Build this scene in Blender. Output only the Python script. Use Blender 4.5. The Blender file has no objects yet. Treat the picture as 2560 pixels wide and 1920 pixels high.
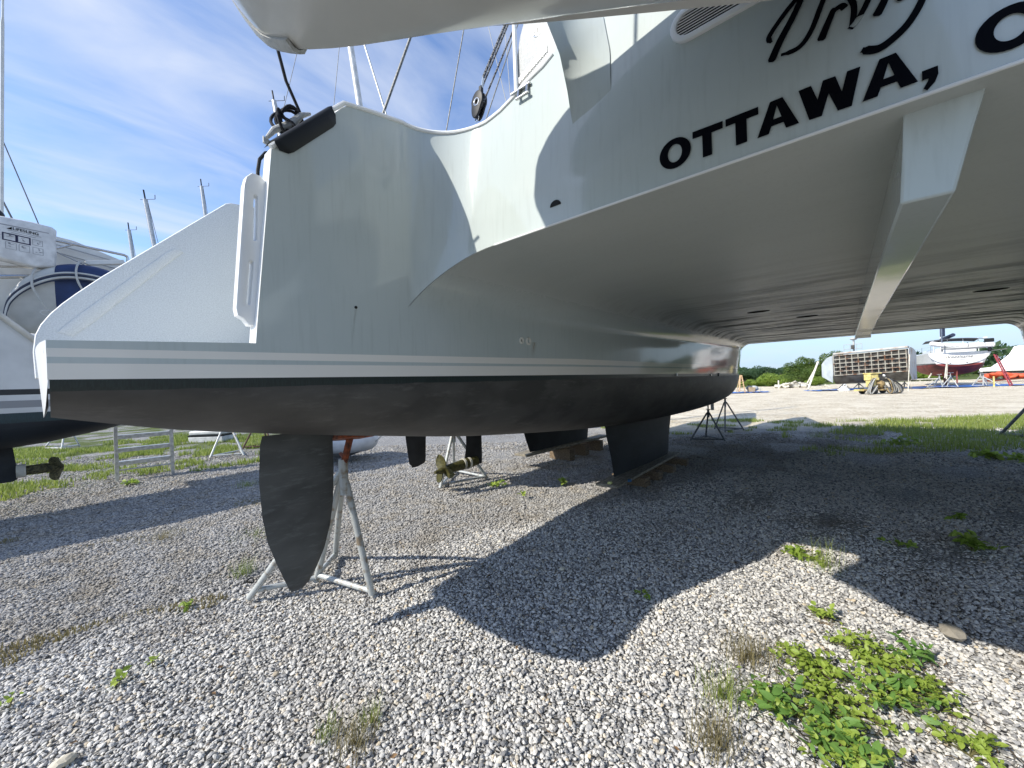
import bpy, bmesh, math, random
import numpy as np
from mathutils import Vector, Matrix, noise as mnoise
random.seed(7); np.random.seed(7)
S = bpy.context.scene
COL = S.collection
R = math.radians
# world axes: X = along the catamaran (forward), Y = to port, Z = up, ground at 0
# ------------------------------------------------------------------ camera
YAW, ROLL = R(40.3), R(1.97)
sy, cy = math.sin(YAW), math.cos(YAW)
RIGHT = Vector((sy, -cy, 0)); FWD = Vector((cy, sy, 0)); UP = Vector((0, 0, 1))
cam_d = bpy.data.cameras.new('camera'); cam = bpy.data.objects.new('camera', cam_d); COL.objects.link(cam)
cx = math.cos(ROLL) * RIGHT - math.sin(ROLL) * UP
cu = math.sin(ROLL) * RIGHT + math.cos(ROLL) * UP
m = Matrix((cx, cu, -FWD)).transposed().to_4x4(); m.translation = (0, 0, 1.5)
cam.matrix_world = m
cam_d.sensor_width = 36; cam_d.lens = 36 * 980 / 2560
cam_d.clip_start = .05; cam_d.clip_end = 3000
S.camera = cam
S.render.resolution_x, S.render.resolution_y = 1024, 768
# ------------------------------------------------------------------ world, sun, exposure
SUN = Vector((1.19, -.50, -1.0)).normalized()            # direction the light travels
EL = math.asin(-SUN.z); AZ = math.atan2(-SUN.x, -SUN.y)
W = bpy.data.worlds.new('World'); S.world = W; W.use_nodes = True
wn, wl = W.node_tree.nodes, W.node_tree.links; wn.clear()
def N(nodes, t, **k):
    n = nodes.new(t)
    for a, b in k.items(): setattr(n, a, b)
    return n
wo = N(wn, 'ShaderNodeOutputWorld'); wb = N(wn, 'ShaderNodeBackground'); wb.inputs['Strength'].default_value = .15
sk = N(wn, 'ShaderNodeTexSky', sky_type='NISHITA', sun_disc=False, sun_elevation=EL, sun_rotation=AZ)
sk.air_density = 1.0; sk.dust_density = .4; sk.ozone_density = 1.6
tc = N(wn, 'ShaderNodeTexCoord'); mp = N(wn, 'ShaderNodeMapping')
sep = N(wn, 'ShaderNodeSeparateXYZ'); wl.new(tc.outputs['Generated'], sep.inputs[0])
zz = N(wn, 'ShaderNodeMath', operation='ADD'); zz.inputs[1].default_value = .12; wl.new(sep.outputs['Z'], zz.inputs[0])
dv = N(wn, 'ShaderNodeVectorMath', operation='DIVIDE'); cb = N(wn, 'ShaderNodeCombineXYZ')
for i in range(3): wl.new(zz.outputs[0], cb.inputs[i])
wl.new(tc.outputs['Generated'], dv.inputs[0]); wl.new(cb.outputs[0], dv.inputs[1])
wl.new(dv.outputs[0], mp.inputs['Vector']); mp.inputs['Rotation'].default_value = (0, 0, R(28)); mp.inputs['Scale'].default_value = (.85, 2.1, 0)
n1 = N(wn, 'ShaderNodeTexNoise'); n1.inputs['Scale'].default_value = 1.5; n1.inputs['Detail'].default_value = 7; n1.inputs['Roughness'].default_value = .52; n1.inputs['Distortion'].default_value = .5
wl.new(mp.outputs[0], n1.inputs['Vector'])
rp = N(wn, 'ShaderNodeValToRGB'); rp.color_ramp.elements[0].position = .40; rp.color_ramp.elements[1].position = .74
rp.color_ramp.elements[0].color = (.04, .04, .04, 1); rp.color_ramp.elements[1].color = (.82, .82, .82, 1)
wl.new(n1.outputs[0], rp.inputs[0])
mx = N(wn, 'ShaderNodeMixRGB'); mx.inputs[2].default_value = (3.0, 3.25, 3.75, 1)
hz = N(wn, 'ShaderNodeMapRange'); hz.interpolation_type = 'SMOOTHSTEP'
for i_, v_ in enumerate((.30, -.02, 0., .9)): hz.inputs[i_ + 1].default_value = v_
wl.new(sep.outputs['Z'], hz.inputs[0])
hm = N(wn, 'ShaderNodeMixRGB'); hm.inputs[2].default_value = (1.75, 2.45, 3.3, 1)          # hazy blue low in the sky
tn = N(wn, 'ShaderNodeMixRGB', blend_type='MULTIPLY'); tn.inputs[0].default_value = 1; tn.inputs[2].default_value = (.74, .82, .96, 1)
wl.new(sk.outputs[0], tn.inputs[1]); wl.new(hz.outputs[0], hm.inputs[0]); wl.new(tn.outputs[0], hm.inputs[1])
cm = N(wn, 'ShaderNodeMath', operation='MULTIPLY'); ic = N(wn, 'ShaderNodeMapRange')
for i_, v_ in enumerate((.02, .25, .25, 1.)): ic.inputs[i_ + 1].default_value = v_
wl.new(sep.outputs['Z'], ic.inputs[0]); wl.new(rp.outputs[0], cm.inputs[0]); wl.new(ic.outputs[0], cm.inputs[1])
wl.new(cm.outputs[0], mx.inputs[0]); wl.new(hm.outputs[0], mx.inputs[1])
wl.new(mx.outputs[0], wb.inputs[0]); wl.new(wb.outputs[0], wo.inputs[0])
sd = bpy.data.lights.new('sun', 'SUN'); sd.energy = 3.4; sd.angle = R(.55); sd.color = (1, .94, .84)
so = bpy.data.objects.new('sun', sd); COL.objects.link(so)
so.rotation_euler = SUN.to_track_quat('-Z', 'Y').to_euler(); so.location = (-20, 8, 20)
S.view_settings.view_transform = 'Standard'; S.view_settings.look = 'None'; S.view_settings.gamma = 1
S.view_settings.use_curve_mapping = False
S.view_settings.exposure = .88
# ------------------------------------------------------------------ helpers: materials
MATS = {}
def mat(name, col, rough=.5, metal=0, var=.12, nscale=6, bump=0, bscale=60, col2=None, spec=.5, coat=0, stretch=(1, 1, 1), lo=.35, hi=.65, detail=6):
    if name in MATS: return MATS[name]
    M = bpy.data.materials.new(name); M.use_nodes = True; MATS[name] = M
    nt = M.node_tree; n, l = nt.nodes, nt.links
    b = n['Principled BSDF']; b.inputs['Roughness'].default_value = rough; b.inputs['Metallic'].default_value = metal
    b.inputs['Specular IOR Level'].default_value = spec
    b.inputs['Coat Weight'].default_value = coat; b.inputs['Coat Roughness'].default_value = .05
    g = N(n, 'ShaderNodeNewGeometry'); mp = N(n, 'ShaderNodeMapping'); mp.inputs['Scale'].default_value = stretch
    l.new(g.outputs['Position'], mp.inputs[0])
    no = N(n, 'ShaderNodeTexNoise'); no.inputs['Scale'].default_value = nscale; no.inputs['Detail'].default_value = detail
    l.new(mp.outputs[0], no.inputs['Vector'])
    mr = N(n, 'ShaderNodeMapRange'); mr.inputs[1].default_value = lo; mr.inputs[2].default_value = hi
    l.new(no.outputs[0], mr.inputs[0])
    mx = N(n, 'ShaderNodeMixRGB'); l.new(mr.outputs[0], mx.inputs[0])
    c2 = col2 or [c * (1 - var * 2) for c in col]
    mx.inputs[1].default_value = (*c2, 1); mx.inputs[2].default_value = (*[min(1, c * (1 + var * .4)) for c in col], 1)
    l.new(mx.outputs[0], b.inputs['Base Color'])
    if bump:
        nb = N(n, 'ShaderNodeTexNoise'); nb.inputs['Scale'].default_value = bscale; nb.inputs['Detail'].default_value = 4
        l.new(g.outputs['Position'], nb.inputs['Vector'])
        bp = N(n, 'ShaderNodeBump'); bp.inputs['Strength'].default_value = bump; bp.inputs['Distance'].default_value = .01
        l.new(nb.outputs[0], bp.inputs['Height']); l.new(bp.outputs[0], b.inputs['Normal'])
    M['mix'] = mx.name
    return M
def mth(n, l, op, a, b=None, clamp=False):
    x = N(n, 'ShaderNodeMath', operation=op, use_clamp=clamp)
    for i, v in enumerate((a, b)):
        if v is None: continue
        if isinstance(v, (int, float)): x.inputs[i].default_value = v
        else: l.new(v, x.inputs[i])
    return x.outputs[0]
def mixc(n, l, f, a, b):
    x = N(n, 'ShaderNodeMixRGB')
    for i, v in enumerate((f, a, b)):
        if isinstance(v, (int, float)): x.inputs[i].default_value = v
        elif isinstance(v, tuple): x.inputs[i].default_value = (*v, 1)
        else: l.new(v, x.inputs[i])
    return x.outputs[0]
def noise(n, l, vec, scale, detail=5, stretch=None, rough=.5):
    if stretch:
        mp = N(n, 'ShaderNodeMapping'); mp.inputs['Scale'].default_value = stretch; l.new(vec, mp.inputs[0]); vec = mp.outputs[0]
    x = N(n, 'ShaderNodeTexNoise'); x.inputs['Scale'].default_value = scale; x.inputs['Detail'].default_value = detail; x.inputs['Roughness'].default_value = rough
    l.new(vec, x.inputs['Vector']); return x.outputs[0]
def rng(n, l, v, a, b, c=0., d=1.):
    x = N(n, 'ShaderNodeMapRange'); l.new(v, x.inputs[0])
    for i, q in enumerate((a, b, c, d)): x.inputs[i + 1].default_value = q
    return x.outputs[0]
def hull_paint():
    M = bpy.data.materials.new('silver hull paint'); M.use_nodes = True
    n, l = M.node_tree.nodes, M.node_tree.links; b = n['Principled BSDF']
    g = N(n, 'ShaderNodeNewGeometry'); pos = g.outputs['Position']
    s = N(n, 'ShaderNodeSeparateXYZ'); l.new(pos, s.inputs[0]); u, z = s.outputs[0], s.outputs[2]
    base = mixc(n, l, rng(n, l, noise(n, l, pos, 1.3, 4), .3, .7), (.455, .51, .495), (.50, .55, .535))
    # rain streaks and grime
    st = rng(n, l, noise(n, l, pos, 9, 6, (6, 6, .35)), .52, .8)
    base = mixc(n, l, mth(n, l, 'MULTIPLY', st, .2), base, (.27, .285, .27))
    ch = rng(n, l, noise(n, l, pos, 2.4, 8, None, .65), .5, .7)
    base = mixc(n, l, mth(n, l, 'MULTIPLY', ch, .16), base, (.60, .62, .60))
    def drip(uc_, zt_, ln, wd, kx):
        x = mth(n, l, 'ABSOLUTE', mth(n, l, 'ADD', mth(n, l, 'SUBTRACT', u, uc_), mth(n, l, 'MULTIPLY', mth(n, l, 'SUBTRACT', zt_, z), kx)))
        f_ = mth(n, l, 'MULTIPLY', rng(n, l, x, 0, wd, 1, 0), mth(n, l, 'MULTIPLY', rng(n, l, z, zt_ - ln, zt_ - .02), mth(n, l, 'LESS_THAN', z, zt_)))
        return mth(n, l, 'MULTIPLY', f_, rng(n, l, noise(n, l, pos, 60, 4, (4, 4, .4)), .3, .6))
    base = mixc(n, l, mth(n, l, 'MULTIPLY', drip(2.46, 1.82, .13, .035, .25), .75), base, (.22, .15, .07))
    base = mixc(n, l, mth(n, l, 'MULTIPLY', drip(.997, 1.905, .2, .008, .15), .7), base, (.2, .2, .18))
    # grime on the underside, streaked across
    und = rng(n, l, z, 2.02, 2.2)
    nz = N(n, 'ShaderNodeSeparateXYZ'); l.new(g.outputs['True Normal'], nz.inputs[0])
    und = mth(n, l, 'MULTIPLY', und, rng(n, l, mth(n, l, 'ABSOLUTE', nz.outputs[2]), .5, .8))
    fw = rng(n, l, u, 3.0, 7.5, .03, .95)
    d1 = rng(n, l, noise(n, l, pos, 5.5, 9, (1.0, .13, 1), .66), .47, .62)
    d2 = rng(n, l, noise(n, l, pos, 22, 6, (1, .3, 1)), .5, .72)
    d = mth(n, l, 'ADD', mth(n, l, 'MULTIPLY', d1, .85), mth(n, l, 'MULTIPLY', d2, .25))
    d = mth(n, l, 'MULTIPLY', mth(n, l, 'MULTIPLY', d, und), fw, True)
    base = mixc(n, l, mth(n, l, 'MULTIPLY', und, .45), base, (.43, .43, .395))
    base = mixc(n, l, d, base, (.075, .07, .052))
    # stripes
    uc = mth(n, l, 'MINIMUM', u, 3.)
    def band(lo, hi):
        return mth(n, l, 'MULTIPLY', mth(n, l, 'GREATER_THAN', z, lo), mth(n, l, 'LESS_THAN', z, hi))
    lo1 = 1.5; hi1 = mth(n, l, 'ADD', mth(n, l, 'MULTIPLY', uc, .008), 1.612)
    lo2 = mth(n, l, 'ADD', mth(n, l, 'MULTIPLY', uc, .007), 1.632); hi2 = mth(n, l, 'ADD', mth(n, l, 'MULTIPLY', uc, .015), 1.659)
    f = mth(n, l, 'ADD', band(lo1, hi1), band(lo2, hi2), True)
    base = mixc(n, l, f, base, (.78, .755, .69))
    l.new(base, b.inputs['Base Color'])
    l.new(mth(n, l, 'ADD', mth(n, l, 'ADD', mth(n, l, 'MULTIPLY', und, .25), mth(n, l, 'MULTIPLY', d, .4)), mth(n, l, 'ADD', .075, mth(n, l, 'MULTIPLY', st, .1))), b.inputs['Roughness'])
    l.new(mth(n, l, 'SUBTRACT', .42, mth(n, l, 'MULTIPLY', mth(n, l, 'MAXIMUM', d, mth(n, l, 'MULTIPLY', und, .35)), .36)), b.inputs['Specular IOR Level'])
    nb = noise(n, l, pos, 1.1, 2)
    bp = N(n, 'ShaderNodeBump'); bp.inputs['Strength'].default_value = .25; bp.inputs['Distance'].default_value = .02
    l.new(nb, bp.inputs['Height']); l.new(bp.outputs[0], b.inputs['Normal'])
    return M
def antifoul(name, top, low, zl, patch=(.11, .105, .095)):
    M = bpy.data.materials.new(name); M.use_nodes = True
    n, l = M.node_tree.nodes, M.node_tree.links; b = n['Principled BSDF']
    g = N(n, 'ShaderNodeNewGeometry'); pos = g.outputs['Position']
    s = N(n, 'ShaderNodeSeparateXYZ'); l.new(pos, s.inputs[0])
    wob = mth(n, l, 'ADD', s.outputs[2], mth(n, l, 'MULTIPLY', noise(n, l, pos, 9, 4), .012))
    f = mth(n, l, 'GREATER_THAN', wob, zl)
    lowc = mixc(n, l, rng(n, l, noise(n, l, pos, 2.6, 5, (1, 1, 2)), .42, .6), low, tuple(c * .62 for c in low))
    sc = rng(n, l, noise(n, l, pos, 9, 10, (.45, .45, 2.2), .75), .53, .74)
    lowc = mixc(n, l, mth(n, l, 'MULTIPLY', sc, .6), lowc, patch)
    topc = mixc(n, l, rng(n, l, noise(n, l, pos, 40, 4, (5, 5, .5)), .4, .7), top, tuple(c * 1.6 for c in top))
    l.new(mixc(n, l, f, lowc, topc), b.inputs['Base Color'])
    l.new(rng(n, l, f, 0, 1, .62, .42), b.inputs['Roughness'])
    nb = noise(n, l, pos, 4, 6, (1, 1, 1.5))
    bp = N(n, 'ShaderNodeBump'); bp.inputs['Strength'].default_value = .3; bp.inputs['Distance'].default_value = .012
    l.new(nb, bp.inputs['Height']); l.new(bp.outputs[0], b.inputs['Normal'])
    return M
HULL = hull_paint()
ANTI = antifoul('black antifouling', (.012, .021, .02), (.070, .068, .063), 1.53, (.15, .147, .137))
ANTI2 = antifoul('navy antifouling', (.012, .03, .035), (.012, .017, .022), 1.25, (.03, .04, .05))
WHITE = mat('white gelcoat', (.80, .81, .80), .28, var=.05, nscale=3)
NONSKID = mat('nonskid white', (.71, .735, .735), .6, var=.07, nscale=160, bump=.3, bscale=220)
BLACKR = mat('black rubber', (.010, .012, .014), .5, var=.2, spec=.3)
LETTER = mat('black vinyl', (.003, .0035, .006), .6, var=.1, spec=.04)
GALV = mat('galvanised steel', (.42, .44, .43), .5, .3, var=.25, nscale=16, bump=.1, col2=(.27, .22, .16), lo=.33, hi=.47)
DKSTEEL = mat('weathered steel', (.16, .165, .16), .55, .3, var=.3, nscale=18, bump=.1)
RUST = mat('rusty orange steel', (.28, .07, .025), .75, .1, var=.4, nscale=30, bump=.3, col2=(.06, .02, .012))
STEEL = mat('stainless steel', (.62, .62, .6), .2, 1, var=.1)
ALU = mat('aluminium', (.6, .6, .57), .42, .6, var=.15, nscale=20)
ROPE = mat('black rope', (.014, .016, .022), .8, var=.3, nscale=300, bump=.6, bscale=400)
ROPEW = mat('white rope', (.55, .54, .5), .8, var=.2, nscale=200, bump=.5, bscale=400)
WOOD = mat('weathered timber', (.21, .15, .09), .8, var=.3, nscale=12, stretch=(1, 6, 6), bump=.3)
WOOD2 = mat('grey plank', (.30, .27, .21), .8, var=.3, nscale=12, stretch=(1, 6, 6), bump=.3)
GREYP = mat('grey moulding', (.44, .45, .44), .55, var=.08, nscale=90, bump=.2, bscale=200)
DARK = mat('dark void', (.01, .01, .01), .8)
# ------------------------------------------------------------------ helpers: meshes
ORG = {}
def link(o, parent=None):
    COL.objects.link(o)
    if parent: o.parent = parent; ORG[o] = ORG.get(parent, Vector())
    return o
def tag(o, label=None, cat=None, group=None, kind=None):
    if label: o['label'] = label
    if cat: o['category'] = cat
    if group: o['group'] = group
    if kind: o['kind'] = kind
    return o
def thing(name, loc, label, cat, group=None):
    o = bpy.data.objects.new(name, None); o.empty_display_size = .2; COL.objects.link(o)
    o.location = loc; ORG[o] = Vector(loc)
    return tag(o, label, cat, group)
class MB:
    def __init__(s): s.v = []; s.f = []
    def add(s, v, f):
        k = len(s.v); s.v += [Vector(q) for q in v]; s.f += [tuple(i + k for i in q) for q in f]; return s
    def grid(s, rows, flip=False, closed=False):
        nr, nc = len(rows), len(rows[0]); v = [q for r in rows for q in r]; f = []
        for i in range(nr - 1):
            for j in range(nc if closed else nc - 1):
                a, b, c, d = i * nc + j, i * nc + (j + 1) % nc, (i + 1) * nc + (j + 1) % nc, (i + 1) * nc + j
                f.append((a, d, c, b) if flip else (a, b, c, d))
        return s.add(v, f)
    def box(s, c, d, rz=0, M=None):
        c = Vector(c); h = Vector(d) / 2; T = M or Matrix.Rotation(rz, 3, 'Z')
        v = [c + T @ Vector((x * h.x, y * h.y, z * h.z)) for x in (-1, 1) for y in (-1, 1) for z in (-1, 1)]
        return s.add(v, [(0, 1, 3, 2), (4, 6, 7, 5), (0, 4, 5, 1), (2, 3, 7, 6), (0, 2, 6, 4), (1, 5, 7, 3)])
    def tube(s, pts, r, seg=10, cap=True, closed=False):
        pts = [Vector(p) for p in pts]; n = len(pts); rr = r if isinstance(r, (list, tuple)) else [r] * n
        rows = []; ref = None
        for i, p in enumerate(pts):
            if closed: t = pts[(i + 1) % n] - pts[i - 1]
            else: t = pts[min(i + 1, n - 1)] - pts[max(i - 1, 0)]
            t.normalize()
            if ref is None: ref = t.orthogonal().normalized()
            ref = (ref - t * ref.dot(t)).normalized(); bi = t.cross(ref)
            rows.append([p + (ref * math.cos(a) + bi * math.sin(a)) * rr[i] for a in [2 * math.pi * k / seg for k in range(seg)]])
        if closed: rows.append(rows[0])
        k = len(s.v); s.grid(rows, closed=True)
        if cap and not closed:
            s.f.append(tuple(range(k + seg - 1, k - 1, -1))); e = k + (n - 1) * seg; s.f.append(tuple(range(e, e + seg)))
        return s
    def ell(s, c, r, seg=16, rings=10, M=None):
        c = Vector(c); T = M or Matrix.Identity(3); rows = []
        for i in range(rings + 1):
            t = math.pi * i / rings
            rows.append([c + T @ Vector((r[0] * math.sin(t) * math.cos(a), r[1] * math.sin(t) * math.sin(a), r[2] * math.cos(t))) for a in [2 * math.pi * k / seg for k in range(seg)]])
        return s.grid(rows, closed=True, flip=True)
    def build(s, name, material, parent=None, smooth=True, angle=35, mods=None, bevel=0, solid=None, sdir=1):
        me = bpy.data.meshes.new(name); o0 = ORG.get(parent, Vector())
        me.from_pydata([v - o0 for v in s.v], [], s.f)
        bm = bmesh.new(); bm.from_mesh(me); bmesh.ops.remove_doubles(bm, verts=bm.verts, dist=1e-5)
        if solid is None: bmesh.ops.recalc_face_normals(bm, faces=bm.faces)
        bm.to_mesh(me); bm.free()
        for mm in (material if isinstance(material, (list, tuple)) else [material]): me.materials.append(mm)
        if smooth:
            me.polygons.foreach_set('use_smooth', [True] * len(me.polygons)); me.set_sharp_from_angle(angle=R(angle))
        me.update()
        o = link(bpy.data.objects.new(name, me), parent)
        if solid:
            md = o.modifiers.new('solid', 'SOLIDIFY'); md.thickness = solid; md.offset = sdir; md.use_rim = True
            if len(me.materials) > 1: md.material_offset_rim = 1
            es = o.modifiers.new('split', 'EDGE_SPLIT'); es.split_angle = R(max(angle, 40))
        if bevel:
            md = o.modifiers.new('bevel', 'BEVEL'); md.width = bevel; md.segments = 2; md.limit_method = 'ANGLE'; md.angle_limit = R(35)
        return o
def plate_mesh(polys, thick, bev=0):
    """filled flat outline with holes, as (verts, faces) in a local x,y,z frame, z = thickness"""
    cu_ = bpy.data.curves.new('tmp', 'CURVE'); cu_.dimensions = '2D'; cu_.fill_mode = 'BOTH'; cu_.extrude = thick / 2; cu_.bevel_depth = bev; cu_.bevel_resolution = 1
    for P in polys:
        sp = cu_.splines.new('POLY'); sp.points.add(len(P) - 1); sp.use_cyclic_u = True
        for q, p in zip(sp.points, P): q.co = (p[0], p[1], 0, 1)
    o = bpy.data.objects.new('tmp', cu_); COL.objects.link(o)
    dg = bpy.context.evaluated_depsgraph_get(); me = o.evaluated_get(dg).to_mesh()
    v = [Vector(x.co) for x in me.vertices]; f = [tuple(p.vertices) for p in me.polygons]
    o.evaluated_get(dg).to_mesh_clear(); bpy.data.objects.remove(o); bpy.data.curves.remove(cu_)
    return v, f
def text_mesh(txt, size, thick=.001, shear=0, offset=0):
    c = bpy.data.curves.new('tmp', 'FONT'); c.body = txt; c.size = size; c.extrude = thick / 2; c.shear = shear; c.offset = offset; c.align_x = 'CENTER'
    o = bpy.data.objects.new('tmp', c); COL.objects.link(o)
    dg = bpy.context.evaluated_depsgraph_get(); me = o.evaluated_get(dg).to_mesh()
    v = [Vector(x.co) for x in me.vertices]; f = [tuple(p.vertices) for p in me.polygons]
    o.evaluated_get(dg).to_mesh_clear(); bpy.data.objects.remove(o); bpy.data.curves.remove(c)
    return v, f
def copy_tree(o, parent=None):
    c = o.copy(); COL.objects.link(c); c.parent = parent
    for ch in [q for q in o.children]: copy_tree(ch, c)
    return c
def cat(tab, x):
    """Catmull-Rom through (x, y) pairs"""
    n = len(tab)
    if x <= tab[0][0]: return tab[0][1]
    if x >= tab[-1][0]: return tab[-1][1]
    i = max(k for k in range(n - 1) if tab[k][0] <= x)
    x0, y0 = tab[i]; x1, y1 = tab[i + 1]; t = (x - x0) / (x1 - x0)
    m0 = (y1 - tab[i - 1][1]) / (x1 - tab[i - 1][0]) if i > 0 else (y1 - y0) / (x1 - x0)
    m1 = (tab[i + 2][1] - y0) / (tab[i + 2][0] - x0) if i + 2 < n else (y1 - y0) / (x1 - x0)
    h = x1 - x0
    return (2*t**3-3*t*t+1)*y0 + (t**3-2*t*t+t)*h*m0 + (-2*t**3+3*t*t)*y1 + (t**3-t*t)*h*m1
def lin(tab, x): return float(np.interp(x, [a for a, b in tab], [b for a, b in tab]))
def PQ(r, d, z=0): return RIGHT * r + FWD * d + Vector((0, 0, z))     # plan position from metres right / ahead of the viewpoint
RZ = math.atan2(RIGHT.y, RIGHT.x)
# ================================================================== GROUND
def ground_mat():
    M = bpy.data.materials.new('gravel yard'); M.use_nodes = True
    n, l = M.node_tree.nodes, M.node_tree.links; b = n['Principled BSDF']; b.inputs['Roughness'].default_value = .9; b.inputs['Specular IOR Level'].default_value = .2
    g = N(n, 'ShaderNodeNewGeometry'); pos = g.outputs['Position']
    s = N(n, 'ShaderNodeSeparateXYZ'); l.new(pos, s.inputs[0])
    vo = N(n, 'ShaderNodeTexVoronoi'); vo.inputs['Scale'].default_value = 36; l.new(pos, vo.inputs['Vector'])
    vd = N(n, 'ShaderNodeTexVoronoi'); vd.feature = 'DISTANCE_TO_EDGE'; vd.inputs['Scale'].default_value = 36; l.new(pos, vd.inputs['Vector'])
    hs = N(n, 'ShaderNodeSeparateColor'); l.new(vo.outputs['Color'], hs.inputs[0])
    st = mixc(n, l, hs.outputs[0], (.30, .305, .31), (.62, .60, .56))
    st = mixc(n, l, rng(n, l, vd.outputs[0], 0., .16), (.15, .145, .135), st)
    big = noise(n, l, pos, .35, 6)
    mid = noise(n, l, pos, 1.7, 6)
    dirt = mth(n, l, 'MULTIPLY', rng(n, l, mid, .5, .72), rng(n, l, big, .42, .62))
    st = mixc(n, l, mth(n, l, 'MULTIPLY', dirt, .7), st, (.17, .135, .085))
    # pale crushed-shell road ahead of the boats and light patches
    d = N(n, 'ShaderNodeVectorMath', operation='DOT_PRODUCT'); l.new(pos, d.inputs[0]); d.inputs[1].default_value = (cy, sy, 0)
    road = mth(n, l, 'MULTIPLY', rng(n, l, mth(n, l, 'ADD', d.outputs['Value'], mth(n, l, 'MULTIPLY', mid, 2.5)), 11.6, 13.2), rng(n, l, mth(n, l, 'SUBTRACT', s.outputs[0], s.outputs[1]), 4, 8))
    rc = mixc(n, l, rng(n, l, noise(n, l, pos, .9, 8, (1, 1, 1), .6), .38, .68), (.56, .47, .32), (.84, .76, .60))
    rc = mixc(n, l, rng(n, l, noise(n, l, pos, 9, 6), .45, .7), rc, (.88, .82, .69))
    st = mixc(n, l, road, st, rc)
    # far grass verge behind the yard
    gr = rng(n, l, mth(n, l, 'ADD', d.outputs['Value'], mth(n, l, 'MULTIPLY', big, 10)), 56, 58)
    lf = rng(n, l, mth(n, l, 'SUBTRACT', s.outputs[1], s.outputs[0]), 7.0, 12.0, 0, 1)
    lf = mth(n, l, 'MULTIPLY', lf, rng(n, l, noise(n, l, pos, .8, 6), .42, .56))
    gc = mixc(n, l, noise(n, l, pos, 8, 8), (.05, .085, .018), (.16, .19, .05))
    st = mixc(n, l, mth(n, l, 'MAXIMUM', gr, lf), st, gc)
    l.new(st, b.inputs['Base Color'])
    bp = N(n, 'ShaderNodeBump'); bp.inputs['Strength'].default_value = .9; bp.inputs['Distance'].default_value = .02
    l.new(mth(n, l, 'MULTIPLY', rng(n, l, vd.outputs[0], 0, .25), mth(n, l, 'ADD', hs.outputs[1], .4)), bp.inputs['Height']); l.new(bp.outputs[0], b.inputs['Normal'])
    return M
GR = ground_mat()
def gz(x, y):        # gentle unevenness
    return .018 * math.sin(1.3 * x + .7) * math.cos(1.1 * y) + .012 * math.sin(2.9 * x - 1.7 * y)
rows = []
xs = [-1500, -400, -100, -40] + list(np.linspace(-20, 20, 81)) + [40, 100, 400, 1500]
for x in xs:
    rows.append([Vector((x, y, gz(x, y) if max(abs(x), abs(y)) < 20.1 else 0)) for y in xs])
g = MB().grid(rows).build('ground', GR); tag(g, kind='structure')
# gravel stones as one mass of instanced pebbles
rock_col = bpy.data.collections.new('pebble_shapes')
def stone_mat():
    M = bpy.data.materials.new('pebble'); M.use_nodes = True
    n, l = M.node_tree.nodes, M.node_tree.links; b = n['Principled BSDF']; b.inputs['Roughness'].default_value = .85; b.inputs['Specular IOR Level'].default_value = .25
    oi = N(n, 'ShaderNodeObjectInfo'); rp = N(n, 'ShaderNodeValToRGB'); r = rp.color_ramp
    r.elements[0].position = 0; r.elements[0].color = (.14, .14, .145, 1); r.elements[1].position = 1; r.elements[1].color = (.68, .65, .57, 1)
    for p, c in ((.15, (.32, .32, .32)), (.4, (.50, .495, .48)), (.7, (.63, .615, .58)), (.93, (.72, .69, .63)), (.97, (.50, .41, .28))):
        e = r.elements.new(p); e.color = (*c, 1)
    l.new(oi.outputs['Random'], rp.inputs[0])
    g = N(n, 'ShaderNodeNewGeometry'); pos = g.outputs['Position']
    mid = noise(n, l, pos, 1.7, 6); big = noise(n, l, pos, .35, 6)
    dirt = mth(n, l, 'MULTIPLY', rng(n, l, mid, .5, .72), rng(n, l, big, .42, .62))
    c = mixc(n, l, mth(n, l, 'MULTIPLY', dirt, .55), rp.outputs[0], (.2, .15, .09))
    # boat shade beyond the port side, painted into the pebble colour with brown dirt
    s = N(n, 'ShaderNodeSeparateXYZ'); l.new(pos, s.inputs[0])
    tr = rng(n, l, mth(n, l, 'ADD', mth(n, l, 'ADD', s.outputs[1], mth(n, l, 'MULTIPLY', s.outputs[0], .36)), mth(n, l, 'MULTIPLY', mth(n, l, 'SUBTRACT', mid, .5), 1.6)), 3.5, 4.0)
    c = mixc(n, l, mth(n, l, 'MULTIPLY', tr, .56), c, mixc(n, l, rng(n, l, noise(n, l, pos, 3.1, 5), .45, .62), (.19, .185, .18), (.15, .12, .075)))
    c = mixc(n, l, mth(n, l, 'MULTIPLY', noise(n, l, pos, 120, 3), .25), c, (.25, .25, .24))
    l.new(c, b.inputs['Base Color']); return M
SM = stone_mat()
for k in range(7):
    bm = bmesh.new(); bmesh.ops.create_icosphere(bm, subdivisions=1 if k % 3 else 2, radius=1)
    rr = random.Random(k); ax = (rr.uniform(.8, 1.25), rr.uniform(.7, 1.0), rr.uniform(.45, .7))
    pl = [Vector((rr.gauss(0, 1), rr.gauss(0, 1), rr.gauss(0, 1))).normalized() for _ in range(7)]
    for v in bm.verts:
        d = v.co.normalized(); q = 1.0
        for p in pl:
            t = d.dot(p)
            if t > .55: q = min(q, .62 / t + .08)
        v.co = Vector((d.x * ax[0], d.y * ax[1], d.z * ax[2])) * q * rr.uniform(.95, 1.05)
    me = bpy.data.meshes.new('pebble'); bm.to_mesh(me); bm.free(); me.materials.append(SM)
    rock_col.objects.link(bpy.data.objects.new('pebble', me))
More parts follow.
